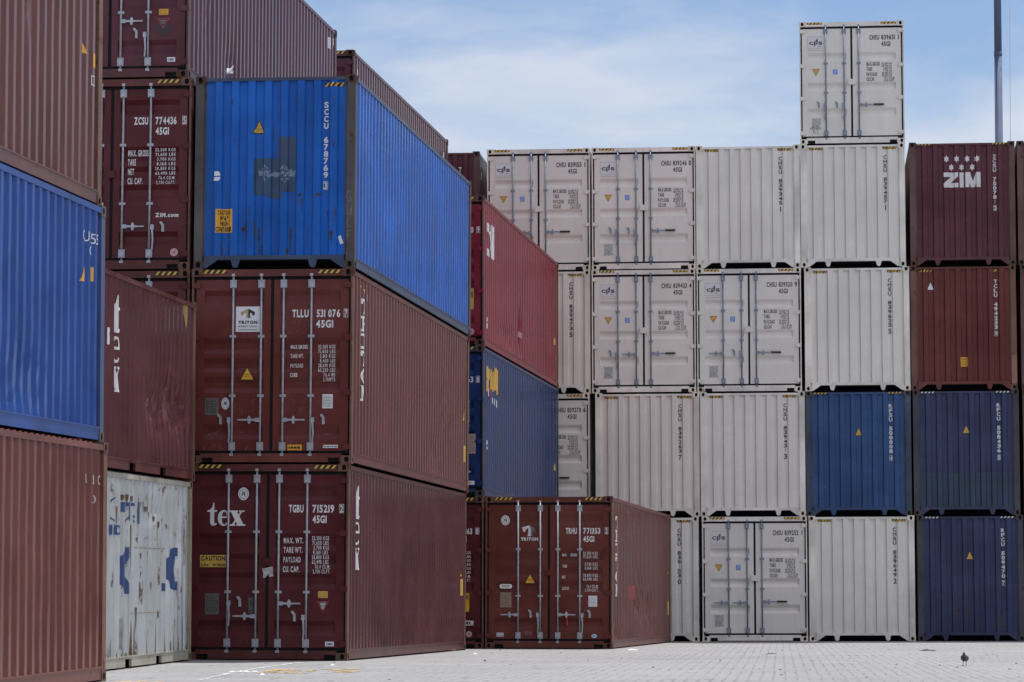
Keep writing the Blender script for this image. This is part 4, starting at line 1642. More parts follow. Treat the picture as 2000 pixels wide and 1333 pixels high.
# ================================================================== column to the left of the central stack
ZH = [(0.174, 0.660, 'r'), (0.640, 0.655, 'v'), (-0.163, 0.66, 'l')]
Z3 = put('Z3', 'plum', 'dark plum container at the top left, red and black label on its door', front='door', seed=21, amp=0.004,
         dents=[(1.4, 1.2, 0.3, 0.8, 0.02), (3.0, 0.5, 0.5, 0.4, 0.03)], hz=HZD(),
         handles=[(0.174, 0.870, 'r'), (0.546, 0.672, 'v'), (-0.163, 0.66, 'l')], catches=[(0.40, 0.69)])
sticker(Z3, 'yellow_label', 0.752, 0.897, 0.963, 1.053, YEL2, 3, plain('brown_print', (0.30, 0.19, 0.05), 0.6))
f = Flat()
f.poly([(0.665, 0.80), (0.72, 0.83), (0.81, 0.80), (0.90, 0.84), (0.962, 0.80), (0.935, 0.72), (0.83, 0.638), (0.70, 0.71)], 0)
f.poly([(0.725, 0.91), (0.915, 0.91), (0.82, 0.755)], 1).poly([(0.742, 0.90), (0.898, 0.90), (0.82, 0.772)], 2)
f.rect(0.775, 0.865, 0.862, 0.885, 3).rect(0.79, 0.85, 0.83, 0.848, 3)
on_door(Z3, 'warning_label', f, [plain('tar_patch', (0.035, 0.022, 0.028), 0.6), RED, plain('dark_plum', (0.06, 0.025, 0.03), 0.6), GREYINK], 0.8, 0.0472)
sticker(Z3, 'maker_label', 0.887, 1.010, 0.249, 0.317, WHT2)
f = Flat().text('CIMC', 0.90, 0.996, 0.266, 0.300)
on_door(Z3, 'maker_lettering', f, BLUEI, 0.9, 0.0445)
f = Flat().rect(11.35, 11.6, 2.45, 2.66).rect(11.80, 11.93, 2.56, 2.70)
on_side(Z3, 'side_notice', f, WHT)

Z2 = put('Z2', 'maroon', 'dark maroon container left of the blue one, round red and white sticker on its door', front='door', hz=HZD(),
         handles=ZH, catches=[(0.786, 0.655)], lock=True)
serial(Z2, 'ZCSU', '774436', '5', '45G1', 2.312, [(0.334, 0.549), (0.664, 0.984), (1.072, 1.141), (0.666, 0.869)])
weights(Z2, [('MAX. GROSS', 0.252, 0.561, 1.723, 1.814), ('TARE', 0.249, 0.370, 1.584, 1.678), ('NET', 0.251, 0.344, 1.441, 1.534), ('CU. CAP.', 0.246, 0.473, 1.304, 1.394)],
        [(s, 0.665 + d, 0.976, 1.792 - 0.0705 * k, 1.838 - 0.0705 * k) for k, (s, d) in enumerate(zip(VAL8, (0, 0.005, 0.03, 0.025, 0, 0.005, 0.055, 0.02)))])
f = Flat().text('ZIM.com', 0.677, 1.034, 0.803, 0.863, 0, 0.05)
on_door(Z2, 'web_address', f, WHT, 0.8)
oval(Z2, 0.972, 0.269, 0.058, 0.057, plain('pinkish_white_sticker', (0.58, 0.46, 0.48), 0.5), RED, 'round_sticker')
Z1 = put('Z1', 'maroon', 'dark maroon container behind the short dented one, only its top right corner showing', front='door', hz=HZD(), handles=ZH)
Z0 = put('Z0', 'maroon', 'maroon container at the foot of the column hidden behind the short white one', front='door')

# ================================================================== stack behind the central one
H3 = put('H3', 'plum', 'plum container whose long side slopes away behind the bright blue one', front='door', seed=25, amp=0.003, hz=HZD(), rear='blank')
f = Flat().rect(0.40, 0.62, 2.34, 2.58).rect(0.44, 0.72, 1.78, 1.98)
for k in range(3):
    f.rect(0.66 + 0.28 * k, 0.92 + 0.28 * k, 1.72 - 0.02 * k, 1.93 - 0.02 * k)
f.rect(11.5, 11.72, 2.30, 2.52)
on_side(H3, 'side_lettering', f, WHT)
for i in range(3):
    put('H%d' % i, 'plum', 'plum container buried behind the central stack, ' + ('lowest of three', 'middle of three', 'highest of three')[i])
T3 = put('T3', 'plum', 'plum container end seen over the crimson one, left of the cream wall', seed=27, amp=0.003)
f = Flat().stack('TGBU 531', 0.753, 0.075, 2.53, 1.30)
on_end(T3, 'serial_number', f, WHT)
f = Flat().rect(0.43, 0.66, 2.30, 2.48)
on_side(T3, 'side_lettering', f, WHT)
for i in range(3):
    put('T%d' % i, 'plum', 'plum container buried behind the crimson and navy stack, ' + ('lowest of three', 'middle of three', 'highest of three')[i])

STRK = plain('brown_streak', (0.17, 0.125, 0.085), 0.8, 0, 0.4, 18)
# ================================================================== pair of short containers at the left
M1 = put('M1', 'maroon', 'short dented dark red container stacked on the short white one at the left', seed=31, amp=0.012,
         pockets=True, dents=[(4.3, 1.10, 0.35, 0.30, 0.075), (3.3, 0.95, 0.35, 0.30, 0.06), (5.2, 0.95, 0.30, 0.32, 0.075), (4.75, 1.45, 0.25, 0.5, 0.035), (3.8, 0.75, 0.3, 0.25, 0.05), (4.8, 0.80, 0.2, 0.2, 0.05)])
stacked_tex(M1, 1.053, 2.17, 0.384, 0.50, 0.275)
f = Flat()
f.ring(0.78, 1.72, 0.12, 0.11, 0.07).rect(0.66, 0.74, 1.60, 1.82)
on_side(M1, 'side_lettering', f, WHT)
f = Flat().poly([(5.32, 2.50), (5.52, 2.50), (5.47, 2.25), (5.40, 2.16)])
on_side(M1, 'paint_drip', f, plain('mustard_drip', (0.30, 0.18, 0.05), 0.6))
M0 = put('M0', 'grey_white', 'short rusty grey-white container with blue letter fragments, on the ground at the left', seed=33, amp=0.008,
         pockets=True, dents=[(5.0, 1.75, 0.35, 0.35, 0.03), (3.4, 2.05, 0.8, 0.12, 0.02)])
f = Flat()


def bow(f, s0, z0, z1, wd):
    """left half of a tall eight-sided ring, as on old lettering"""
    h = (z1 - z0) / 2
    zc = (z0 + z1) / 2
    prev = None
    for k in range(17):
        t = pi / 2 + pi * k / 16
        c_, s_ = cos(t), sin(t)
        q = min(1.0 / max(abs(c_), 1e-6), 1.0 / max(abs(s_), 1e-6), 1.42 / (abs(c_) + abs(s_)))
        cur = ((s0 + wd + wd * q * c_, zc + h * q * s_), (s0 + wd + wd * 0.40 * c_, zc + h * 0.60 * s_))
        if prev:
            f.poly([prev[0], cur[0], cur[1], prev[1]])
        prev = cur


bow(f, 1.63, 0.985, 1.60, 0.60)
bow(f, 4.48, 1.02, 1.62, 0.64)
f.text('MED', 0.98, 1.66, 1.763, 1.882)
f.rect(1.74, 1.95, 2.06, 2.19).rect(2.02, 2.18, 2.14, 2.19).rect(2.10, 2.18, 1.95, 2.14).poly([(1.98, 1.93), (2.12, 2.0), (2.12, 2.05)])
f.rect(2.30, 2.44, 2.15, 2.19).rect(2.34, 2.42, 1.99, 2.03).rect(2.34, 2.42, 1.93, 1.96).rect(2.62, 2.80, 1.92, 2.21).rect(4.15, 4.33, 1.01, 1.12)
stroke(f, [(1.40, 2.25), (1.22, 2.22), (1.10, 2.12), (1.10, 2.02), (1.22, 1.95), (1.38, 1.92)], 0.018)
on_side(M0, 'side_lettering', f, BLUEI)
f = Flat()
rr = random.Random(8)
for (s, z) in ((1.78, 2.27), (2.05, 2.28), (2.30, 2.265), (2.58, 2.25), (2.86, 2.20), (3.13, 2.14), (3.41, 2.07), (3.69, 2.02), (3.97, 1.95), (4.25, 1.93), (4.15, 1.88), (4.15, 2.0), (4.5, 1.92)):
    for k in range(4):
        a, u = (rr.random() - 0.5) * 0.13, 0.006 + 0.022 * rr.random() ** 2
        f.poly([(s + a - u, z + 0.01), (s + a + u, z + 0.018), (s + a + u * 0.7, z - 0.03 - u), (s + a, z - 0.05 - 2.2 * u * rr.random()), (s + a - u * 0.6, z - 0.02)])
on_side(M0, 'rust_scars', f, plain('rust_scar', (0.10, 0.05, 0.03), 0.8, 0, 0.4, 30), 0.006)
f = Flat()
for k in range(7):
    s = 2.50 + 0.278 * k
    f.rect(s - 0.10, s + 0.12, 1.592, 1.604)
f.rect(2.3, 4.1, 0.72, 0.728)
for k in range(46):
    s_, l_ = 0.25 + 5.6 * rr.random(), 0.05 + 0.5 * rr.random() ** 3
    u = 0.006 + 0.02 * rr.random()
    zt_ = 0.17 + l_
    on_side(M0, 'rust_streak', Flat().poly([(s_ - u, 0.168), (s_ + u, 0.168), (s_ + u * 0.5, 0.168 + l_ * 0.6), (s_ + u * 0.1, zt_), (s_ - u * 0.5, 0.168 + l_ * 0.5)]), STRK, 0.005)
for k in range(20):
    s_, l_ = 0.3 + 5.4 * rr.random(), 0.08 + 0.7 * rr.random() ** 2
    u, zt_ = 0.005 + 0.014 * rr.random(), 0.6 + 1.85 * rr.random()
    on_side(M0, 'rust_streak', Flat().poly([(s_ - u, zt_), (s_ + u, zt_), (s_ + u * 0.6, zt_ - l_ * 0.5), (s_, zt_ - l_), (s_ - u * 0.5, zt_ - l_ * 0.45)]), STRK, 0.005)
on_side(M0, 'weld_bead', f, plain('weld_rust', (0.26, 0.19, 0.13), 0.7))
for p in ([(1.62, 0.62), (1.86, 0.70), (1.92, 0.45), (1.85, 0.22), (1.66, 0.30)], [(5.5, 2.0), (5.65, 2.1), (5.68, 1.4), (5.56, 1.3)]):
    on_side(M0, 'scuff', Flat().poly(p), plain('grey_scuff', (0.24, 0.25, 0.25), 0.7, 0, 0.3, 12))

# ================================================================== nearest stack, cut by the left edge
L2 = put('L2', 'worn_brown', 'brown corrugated container at the top of the nearest stack on the left edge', seed=41, amp=0.008, dents=[(9.3, 1.7, 0.12, 0.25, 0.03)])
L1 = put('L1', 'cobalt', 'deep blue container in the middle of the nearest stack on the left edge', seed=43, amp=0.008, dents=[(9.0, 0.5, 0.8, 0.3, 0.03)])
L0 = put('L0', 'red_oxide', 'worn red-brown container at the bottom of the nearest stack on the left edge', seed=45, amp=0.014)
f = Flat()
f.poly([(11.30, 1.595), (11.54, 1.595), (11.42, 1.76)], 0).rect(11.80, 11.90, 1.49, 1.65, 0)
on_side(L2, 'side_notice', f, YEL2)
f = Flat().frame(11.77, 11.86, 1.29, 1.40, 0.012)
on_side(L2, 'side_notice', f, WHT)
on_side(L1, 'serial_number', Flat().text('CU 655', 11.27, 11.90, 2.14, 2.25, 0, 0.0, 0.16), WHT)
on_side(L1, 'size_code', Flat().text('G1', 11.54, 11.73, 2.00, 2.10, 0, 0.0), WHT)
f = Flat().poly([(11.20, 1.69), (11.44, 1.69), (11.32, 1.85)]).rect(11.69, 11.77, 1.73, 1.885)
on_side(L1, 'side_notice', f, YEL2)
FADED = plain('faded_white_marking', (0.42, 0.37, 0.33), 0.6, 0, 0.4, 15)
on_side(L0, 'serial_number', Flat().text('U 5101', 11.28, 11.98, 2.125, 2.225, 0, 0.0, 0.16), FADED)
on_side(L0, 'size_code', Flat().text('.50', 11.55, 11.77, 1.92, 2.01, 0, 0.0), FADED)

# ================================================================== cream wall at the back
CREAM = {k: 'cream_warm' for k in ('c0', 'c1', 'b0', 'b1', 'a0', 'a1')}
CREAM.update({k: 'cream_pale' for k in ('c2', 'c3', 'b3', 'r3', 'd3')})
CREAMV = ['31,200 KG', '68,780 LB', '3,500 KG', '7,710 LB', '28,980 KG', '63,890 LB', '76.4 CU.M', '2,700 CU.FT']


def cream_door(key, num, chk, label, handles, catches, plate=True, **kw):
    R = put(key, CREAM.get(key, 'cream'), label, front='door', hz=HZD(), handles=handles, catches=catches, lock=True, **kw)
    serial(R, 'CHSU', num, chk, '45G1', 2.566, [(0.421, 0.651), (0.697, 1.019), (1.066, 1.128), (0.697, 0.908)], INK, False)
    f = Flat()
    for s, x1, z in (('MAX.GROSS', 0.656, 1.841), ('TARE', 0.481, 1.722), ('PAYLOAD', 0.595, 1.597), ('CU.CAP.', 0.539, 1.480)):
        f.text(s, 0.347, x1, z, z + 0.086, 0, 0.045)
    for k, s in enumerate(CREAMV):
        z = 1.868 - 0.0575 * k
        f.text(s, (0.70, 0.70, 0.74, 0.74, 0.70, 0.70, 0.76, 0.74)[k], 0.935 + (0.055 if k > 5 else 0), z, z + 0.046, 1, bold=0.035)
    on_door(R, 'weight_table', f, [plain('charcoal_marking', (0.07, 0.07, 0.075), 0.6), plain('mid_grey_marking', (0.13, 0.13, 0.135), 0.6)])
    # sign with the three letters and the slanted leaf between them
    sticker(R, 'logo_sign', -1.018, -0.645, 2.265, 2.551, plain('pale_sign', (0.62, 0.61, 0.64), 0.5))
    f = Flat()
    f.frame(-1.020, -0.643, 2.263, 2.553, 0.006, 1)
    f.text('C', -0.985, -0.880, 2.362, 2.435, 0, 0.05).text('S', -0.770, -0.675, 2.362, 2.435, 0, 0.05)
    f.poly([(-0.872, 2.310), (-0.872, 2.43), (-0.845, 2.455), (-0.845, 2.335)], 0)
    f.poly([(-0.837, 2.345), (-0.837, 2.395), (-0.800, 2.41), (-0.800, 2.38)], 0)
    f.poly([(-0.837, 2.46), (-0.785, 2.512), (-0.785, 2.39), (-0.800, 2.385), (-0.800, 2.44)], 0)
    f.poly([(-0.837, 2.41), (-0.800, 2.425), (-0.800, 2.445), (-0.837, 2.44)], 0)
    f.rect(-0.79, -0.70, 2.318, 2.326, 1).rect(-0.79, -0.73, 2.300, 2.307, 1).rect(-1.018, -0.635, 2.212, 2.222, 1)
    on_door(R, 'logo', f, [INK, plain('soft_grey_print', (0.40, 0.38, 0.38), 0.6)], -0.8, 0.0445)
    f, inner = warn_tri(-0.832, 1.613, 0.176, 0.169, True)
    on_door(R, 'warning_sign', f, plain('brown_border', (0.12, 0.08, 0.04), 0.6), -0.8, 0.047)
    f = Flat().poly(inner)
    on_door(R, 'warning_panel', f, YEL2, -0.8, 0.0445)
    sticker(R, 'blue_label', -0.436, -0.329, 1.648, 1.767, plain('blue_sticker', (0.07, 0.20, 0.60), 0.5))
    f = Flat().frame(-0.405, -0.355, 1.70, 1.75, 0.008).rect(-0.425, -0.36, 1.672, 1.681)
    on_door(R, 'sticker_print', f, WHT2, -0.4, 0.0445)
    if plate:
        sticker(R, 'data_plate', -0.938, -0.724, 0.345, 0.612, SILV, 8, plain('plate_print', (0.24, 0.24, 0.25), 0.5))
        f = Flat()
        for x in (-0.93, -0.83, -0.732):
            for z in (0.352, 0.604):
                f.ell(x, z, 0.010, 0.010, 0, 8)
        on_door(R, 'rivets', f, INK, -0.8, 0.0435)
    return R


GR = (0.168, 0.920, 'g')
V1, V2 = (-0.635, 0.925, 'v'), (-0.200, 0.925, 'v')
K1, K2 = (-0.783, 0.935), (-0.358, 0.930)
cream_door('c0', '839155', '1', 'cream container with doors at the top left corner of the cream wall', [GR, V1, (-0.173, 0.905, 'l')], [K1])
cream_door('c1', '839246', '0', 'cream container with doors in the top row of the wall, second from the left', [GR, V1, V2], [K1, K2])
cream_door('b1', '839433', '4', 'cream container with doors, second row from the top, directly under another doored one', [GR, V1, (-0.173, 0.905, 'l')], [K1])
cream_door('b2', '839320', '9', 'cream container with doors, second row from the top, left of a plain ribbed end', [GR, (-0.602, 0.905, 'l'), V2], [K2])
cream_door('a0', '839270', '6', 'cream container with doors peeking out right of the navy one, beside a plain cream end', [GR, V1, V2], [K1, K2])
cream_door('r2', '839252', '1', 'cream container with doors in the bottom row, the only doored one standing on the ground', [GR, (-0.602, 0.900, 'l'), (-0.173, 0.900, 'l')], [])
d3 = cream_door('d3', '839651', '1', 'cream container with doors perched alone on top of the wall against the sky', [GR, V1, V2], [K1, K2])
f = Flat()
rr = random.Random(2)
for k in range(26):
    x, z = -0.99 + 0.20 * rr.random(), 0.20 + 0.22 * rr.random()
    u = 0.006 + 0.012 * rr.random()
    f.poly([(x - u, z), (x, z - u), (x + u, z + 0.2 * u), (x, z + u)])
on_door(d3, 'scratches', f, GREYINK, -0.8, 0.0425)


def cream_blank(key, num, chk, label, **kw):
    R = put(key, CREAM.get(key, 'cream'), label, hz=HZE(), **kw)
    on_end(R, 'owner_code', Flat().stack('CHSU', 0.760, 0.080, 2.620, 2.202), INK)
    on_end(R, 'serial_number', Flat().stack(num, 0.760, 0.080, 2.097, 1.470), INK)
    on_end(R, 'check_digit', Flat().text(chk, 0.722, 0.796, 1.330, 1.445), INK)
    return R


cream_blank('c2', '839345', '1', 'plain ribbed cream container end in the top row, with open sky above it')
cream_blank('c3', '839457', '1', 'plain ribbed cream container end carrying the lone topmost container')
cream_blank('b0', '839473', '5', 'ribbed cream container end half hidden behind the crimson one')
cream_blank('b3', '839625', '5', 'plain ribbed cream container end beside the brown one with a yellow sticker')
cream_blank('a1', '839263', '7', 'plain ribbed cream container end above the lone red-brown one, third row from the top')
cream_blank('a2', '839431', '3', 'plain ribbed cream container end, third row from the top, left of the slate blue one')
cream_blank('r1', '839153', '0', 'ribbed cream container end on the ground, half hidden by the lone red-brown one')
cream_blank('r3', '839649', '2', 'plain ribbed cream container end on the ground beside the dark blue one')
put('r0', 'cream', 'cream container on the ground hidden behind the lone red-brown one')

# the next row, seen only as the dark behind one gap in the wall
for i in range(4):
    PL['Q%d' % i] = ((8.05, 86.45, 0.03 + 2.896 * i), -0.0951, 0.0042, 0.0, 12.192, 2.896)
    put('Q%d' % i, 'plum', 'plum container in the row behind the cream wall, ' + ('lowest of four', 'second of four from below', 'third of four from below', 'topmost of four')[i])

# ---- coloured columns at the right
c4 = put('c4', 'plum', 'plum container with white stars and big white letters, top right of the wall', hz=HZH())
f = Flat()


def star(f, cx, cz, r):
    f.poly([(cx + (r if k % 2 == 0 else r * 0.58) * 0.80 * cos(pi / 2 + k * pi / 6), cz + (r if k % 2 == 0 else r * 0.58) * sin(pi / 2 + k * pi / 6)) for k in range(12)])


for x in (-0.358, -0.124, 0.118, 0.346):
    star(f, x, 2.498, 0.086)
for x in (-0.244, -0.008, 0.235):
    star(f, x, 2.306, 0.086)
z0, z1 = 1.832, 2.183
f.rect(-0.432, -0.092, z1 - 0.105, z1).rect(-0.428, -0.088, z0, z0 + 0.105)
f.poly([(-0.432, z0 + 0.09), (-0.28, z0 + 0.09), (-0.092, z1 - 0.09), (-0.24, z1 - 0.09)])
f.rect(-0.060, 0.036, z0, z1)
f.rect(0.066, 0.160, z0, z1).rect(0.328, 0.425, z0, z1)
f.poly([(0.066, z1), (0.185, z1), (0.292, z0), (0.200, z0)]).poly([(0.425, z1), (0.320, z1), (0.205, z0), (0.292, z0)])
on_end(c4, 'logo', f, WHT)
on_end(c4, 'owner_code', Flat().stack('ZCSU', 0.752, 0.08, 2.589, 2.168), WHT)
on_end(c4, 'serial_number', Flat().stack('750781', 0.752, 0.08, 2.062, 1.430), WHT)
on_end(c4, 'check_digit', boxed(Flat(), '3', 0.713, 0.794, 1.278, 1.405), WHT)

b4 = put('b4', 'russet', 'brown container end with a small yellow square sticker, right side of the wall')
f = hazard(-1.0, -0.70, 2.755, 2.812)
on_end(b4, 'hazard_stripes', f, [BLK, YELS])
f = Flat().poly([(0.70, 2.755), (0.76, 2.755), (0.80, 2.80), (0.73, 2.80)])
on_end(b4, 'paint_mark', f, YELS)
f, inner = warn_tri(-0.748, 2.327, 0.18, 0.216)
f.poly(inner, 1)
on_end(b4, 'warning_sign', f, [BLK, WHT2])
f = Flat().rect(-0.079, 0.086, 0.545, 0.761, 0)
for z in (0.70, 0.64, 0.58):
    f.rect(-0.055, 0.062, z, z + 0.022, 1)
on_end(b4, 'yellow_label', f, [YEL2, plain('brown_print', (0.30, 0.19, 0.05), 0.6)])
on_end(b4, 'owner_code', Flat().stack('TCLU', 0.75, 0.082, 2.563, 2.138), WHT)
on_end(b4, 'serial_number', Flat().stack('494233', 0.75, 0.082, 2.032, 1.395), WHT)
on_end(b4, 'check_digit', boxed(Flat(), '9', 0.707, 0.790, 1.246, 1.366), WHT)
post = [c for c in b4['root'].children if c.name.startswith('corner_post')][2]
f = Flat().rect(1.088, 1.212, 0.140, 0.798)
link('repaint_patch', f.mesh('repaint_patch', lambda x, z: (x, 0.0045, z)), post, plain('tan_primer', (0.235, 0.115, 0.075), 0.6, 0, 0.15, 6))


def blue_end(key, sch, text, chk, label, col, tri, seed=None):
    R = put(key, sch, label, hz=HZH(col))
    on_end(R, 'owner_code', Flat().stack(text[:4], 0.750, 0.082, 2.585, 2.165), WHT)
    on_end(R, 'serial_number', Flat().stack(text[5:], 0.750, 0.082, 2.060, 1.430), WHT)
    on_end(R, 'check_digit', boxed(Flat(), chk, 0.710, 0.788, 1.268, 1.395), WHT)
    f, inner = warn_tri(tri[0], tri[1], 0.19, 0.21)
    f.poly(inner, 1)
    f.text('HEAVY', tri[0] - 0.04, tri[0] + 0.04, tri[1] + 0.06, tri[1] + 0.07, 2)
    on_end(R, 'warning_sign', f, [BLK, YEL, BLK])
    return R


blue_end('a3', 'slate_blue', 'RFSU 500008', '4', 'slate blue container end with a yellow triangle, third row from the top', 'y', (0.007, 1.85))
a4 = blue_end('a4', 'indigo', 'RFCU 508436', '0', 'dark indigo container end repainted darker along its lower third', 'w', (0.005, 1.884))
f = Flat().rect(-1.03, 1.03, 0.20, 0.98)
on_end(a4, 'repaint_patch', f, plain('dark_blue_repaint', (0.013, 0.033, 0.075), 0.5, 0, 0.3, 2), 0.002)
r4 = blue_end('r4', 'indigo', 'RFCU 509470', '7', 'dark indigo container end on the ground at the right with scuffed ribs', 'w', (-0.013, 1.87))
for p in ((-0.40, -0.33, 0.62, 0.80), (-0.14, -0.06, 0.60, 0.82), (0.60, 0.68, 0.30, 0.55)):
    on_end(r4, 'scuff', Flat().rect(*p), plain('dark_rust_scuff', (0.055, 0.045, 0.05), 0.8, 0, 0.6, 14))
put('c5', 'plum', 'plum container end cut off by the right edge, next to the one with white stars')
put('b5', 'plum', 'plum container end cut off by the right edge, second row from the top')
put('a5', 'maroon', 'maroon container end cut off by the right edge, third row from the top')
put('r5', 'indigo', 'indigo container end at the foot of the column cut off by the right edge')

# ================================================================== pole and cable beyond the wall
mbp = MB()
mbp.cyl((0, 0, 0), (0, 0, 18.2), 0.155, 0.122, 16)
mbp.cyl((0, 0, 18.2), (0, 0, 18.32), 0.131, 0.131, 16)
mbp.cyl((0, 0, 18.32), (0, 0, 27.0), 0.120, 0.100, 16)
mbp.cyl((0, 0, 27.0), (0, 0, 27.25), 0.14, 0.11, 16)
POLEM = plain('painted_pole_grey', (0.080, 0.110, 0.185), 0.75, 0.0, 0.15, 1.5)
o = link('pole', mbp.mesh('pole'), None, POLEM, (15.37, 100, 0))
tag(o, 'tall grey-blue steel pole rising behind the plum container at the right', 'pole')
mbp = MB()
mbp.cyl((0.0, 0, 0), (0.19, 0, 27.0), 0.008, 0.008, 6)
o = link('cable', mbp.mesh('cable'), None, plain('cable_grey', (0.34, 0.40, 0.50), 0.7), (15.62, 100, 0))
tag(o, 'thin pale cable hanging beside the steel pole', 'cable')

# ================================================================== birds


def skinned(name, pts, edges, rad, mat, parent=None, sub=2):
    me = bpy.data.meshes.new(name)
    me.from_pydata(pts, edges, [])
    o = bpy.data.objects.new(name, me)
    COL.objects.link(o)
    md = o.modifiers.new('skin', 'SKIN')
    md.use_smooth_shade = True
    for v, r in zip(me.skin_vertices[0].data, rad):
        v.radius = r if isinstance(r, tuple) else (r, r)
    me.skin_vertices[0].data[0].use_root = True
    s = o.modifiers.new('subsurf', 'SUBSURF')
    s.levels = s.render_levels = sub
    me.materials.append(mat)
    if parent:
        o.parent = parent
    return o


def bird(label, name, cat, loc, rz, scale, body, wing, legc, pose):
    root = bpy.data.objects.new(name, None)
    COL.objects.link(root)
    root.location, root.rotation_euler, root.scale = loc, (0, 0, rz), (scale,) * 3
    root.empty_display_size = 0.05
    tag(root, label, cat)
    # faces -y; lengths in metres
    if pose == 'walk':
        P = [(0, 0, 0.125), (0, -0.055, 0.142), (0, -0.080, 0.172), (0, -0.088, 0.205), (0, -0.100, 0.222), (0, 0.06, 0.115), (0, 0.13, 0.095), (0, 0.185, 0.080)]
        Ed = [(0, 1), (1, 2), (2, 3), (3, 4), (0, 5), (5, 6), (6, 7)]
        Rd = [(0.058, 0.056), (0.052, 0.050), (0.026, 0.026), (0.020, 0.022), (0.019, 0.021), (0.050, 0.046), (0.028, 0.014), (0.026, 0.007)]
    else:
        P = [(0, 0, 0.105), (0, -0.045, 0.112), (0.022, -0.055, 0.140), (0.045, -0.050, 0.170), (0.058, -0.045, 0.190), (0, 0.05, 0.100), (0, 0.10, 0.085), (0, 0.15, 0.075)]
        Ed = [(0, 1), (1, 2), (2, 3), (3, 4), (0, 5), (5, 6), (6, 7)]
        Rd = [(0.050, 0.044), (0.045, 0.040), (0.019, 0.019), (0.010, 0.010), (0.014, 0.014), (0.042, 0.036), (0.024, 0.012), (0.02, 0.006)]
    skinned('body', P, Ed, Rd, body, root)
    hz_ = P[4]
    mbk = MB()
    mbk.cyl((hz_[0], hz_[1] - 0.012, hz_[2] - 0.002), (hz_[0] * 1.02, hz_[1] - 0.040, hz_[2] - 0.010), 0.006, 0.0015, 8)
    link('beak', mbk.mesh('beak'), root, legc)
    mbk = MB()
    mbk.cyl((hz_[0], hz_[1] - 0.020, hz_[2] + 0.003), (hz_[0], hz_[1] - 0.026, hz_[2] + 0.004), 0.007, 0.005, 8)
    link('cere', mbk.mesh('cere'), root, WHT2)
    for s in (-1, 1):
        skinned('wing', [(s * 0.046, -0.035, 0.145 if pose == 'walk' else 0.115), (s * 0.058, 0.03, 0.125 if pose == 'walk' else 0.100), (s * 0.046, 0.10, 0.100 if pose == 'walk' else 0.085), (s * 0.022, 0.17, 0.085 if pose == 'walk' else 0.075)],
                [(0, 1), (1, 2), (2, 3)], [(0.010, 0.024), (0.012, 0.034), (0.010, 0.024), (0.005, 0.008)], wing, root)
        fy = 0.012 if s < 0 else -0.02
        zl = 0.0 if s < 0 else 0.012
        skinned('leg', [(s * 0.024, 0.01, 0.085), (s * 0.026, 0.018, 0.045), (s * 0.027, fy + 0.01, 0.006 + zl), (s * 0.030, fy - 0.028, 0.003 + zl), (s * 0.030 + 0.014, fy - 0.018, 0.003 + zl), (s * 0.030 - 0.014, fy - 0.018, 0.003 + zl), (s * 0.028, fy + 0.028, 0.003 + zl)],
                [(0, 1), (1, 2), (2, 3), (2, 4), (2, 5), (2, 6)], [0.011, 0.005, 0.0045, 0.0025, 0.0025, 0.0025, 0.0025], legc, root, 1)
    return root


PIG = plain('pigeon_grey', (0.040, 0.042, 0.055), 0.5, 0, 0.35, 22)
PIGW = plain('pigeon_wing', (0.075, 0.075, 0.090), 0.6, 0, 0.4, 30)
PIGL = plain('pigeon_leg', (0.10, 0.05, 0.045), 0.6)
bird('dark grey pigeon walking on the pale paving at the lower right', 'pigeon', 'bird', (6.262, 44.36, ground_z(6.26, 44.36) + 0.001), radians(-14), 0.84, PIG, PIGW, PIGL, 'walk')
GUL = plain('white_plumage', (0.62, 0.62, 0.63), 0.6, 0, 0.1, 20)
GULW = plain('silver_wing', (0.34, 0.35, 0.38), 0.6, 0, 0.3, 20)
bird('small white bird with its neck stretched up, perched on the blue container', 'bird', 'bird', (-4.235, 47.305, 5.797 + 2.866 + 0.004), radians(10), 0.95, GUL, GULW, PIGL, 'stretch')

# ================================================================== paint on the paving, litter
f = Flat()
rr = random.Random(5)


def worn(f, pts, wd, keep=0.75, seg=0.10):
    for (x0, y0), (x1, y1) in zip(pts, pts[1:]):
        l = math.hypot(x1 - x0, y1 - y0)
        n = max(1, int(l / seg))
        for k in range(n):
            if rr.random() > keep:
                continue
            a, b_ = k / n, (k + 0.95) / n
            ox = (rr.random() - 0.5) * wd * 0.5
            w0, w1 = wd * (0.3 + 0.5 * rr.random()), wd * (0.3 + 0.5 * rr.random())
            f.poly([(x0 + (x1 - x0) * a - w0 + ox, y0 + (y1 - y0) * a), (x0 + (x1 - x0) * a + w0 + ox, y0 + (y1 - y0) * a),
                    (x0 + (x1 - x0) * b_ + w1 + ox, y0 + (y1 - y0) * b_), (x0 + (x1 - x0) * b_ - w1 + ox, y0 + (y1 - y0) * b_)])


def on_ground(name, f, mat, kind='structure', lift=0.004):
    me = f.mesh(name, lambda x, y: (x, y, ground_z(x, y) + lift), gx[4:-5])
    bm = bmesh.new()
    bm.from_mesh(me)
    for yv in gy[5:-6]:
        bmesh.ops.bisect_plane(bm, geom=bm.verts[:] + bm.edges[:] + bm.faces[:], dist=1e-6, plane_co=(0, yv, 0), plane_no=(0, 1, 0))
    for v in bm.verts:
        v.co.z = ground_z(v.co.x, v.co.y) + lift
    bm.to_mesh(me)
    bm.free()
    o = link(name, me, None, mat)
    if kind:
        o['kind'] = kind
    return o


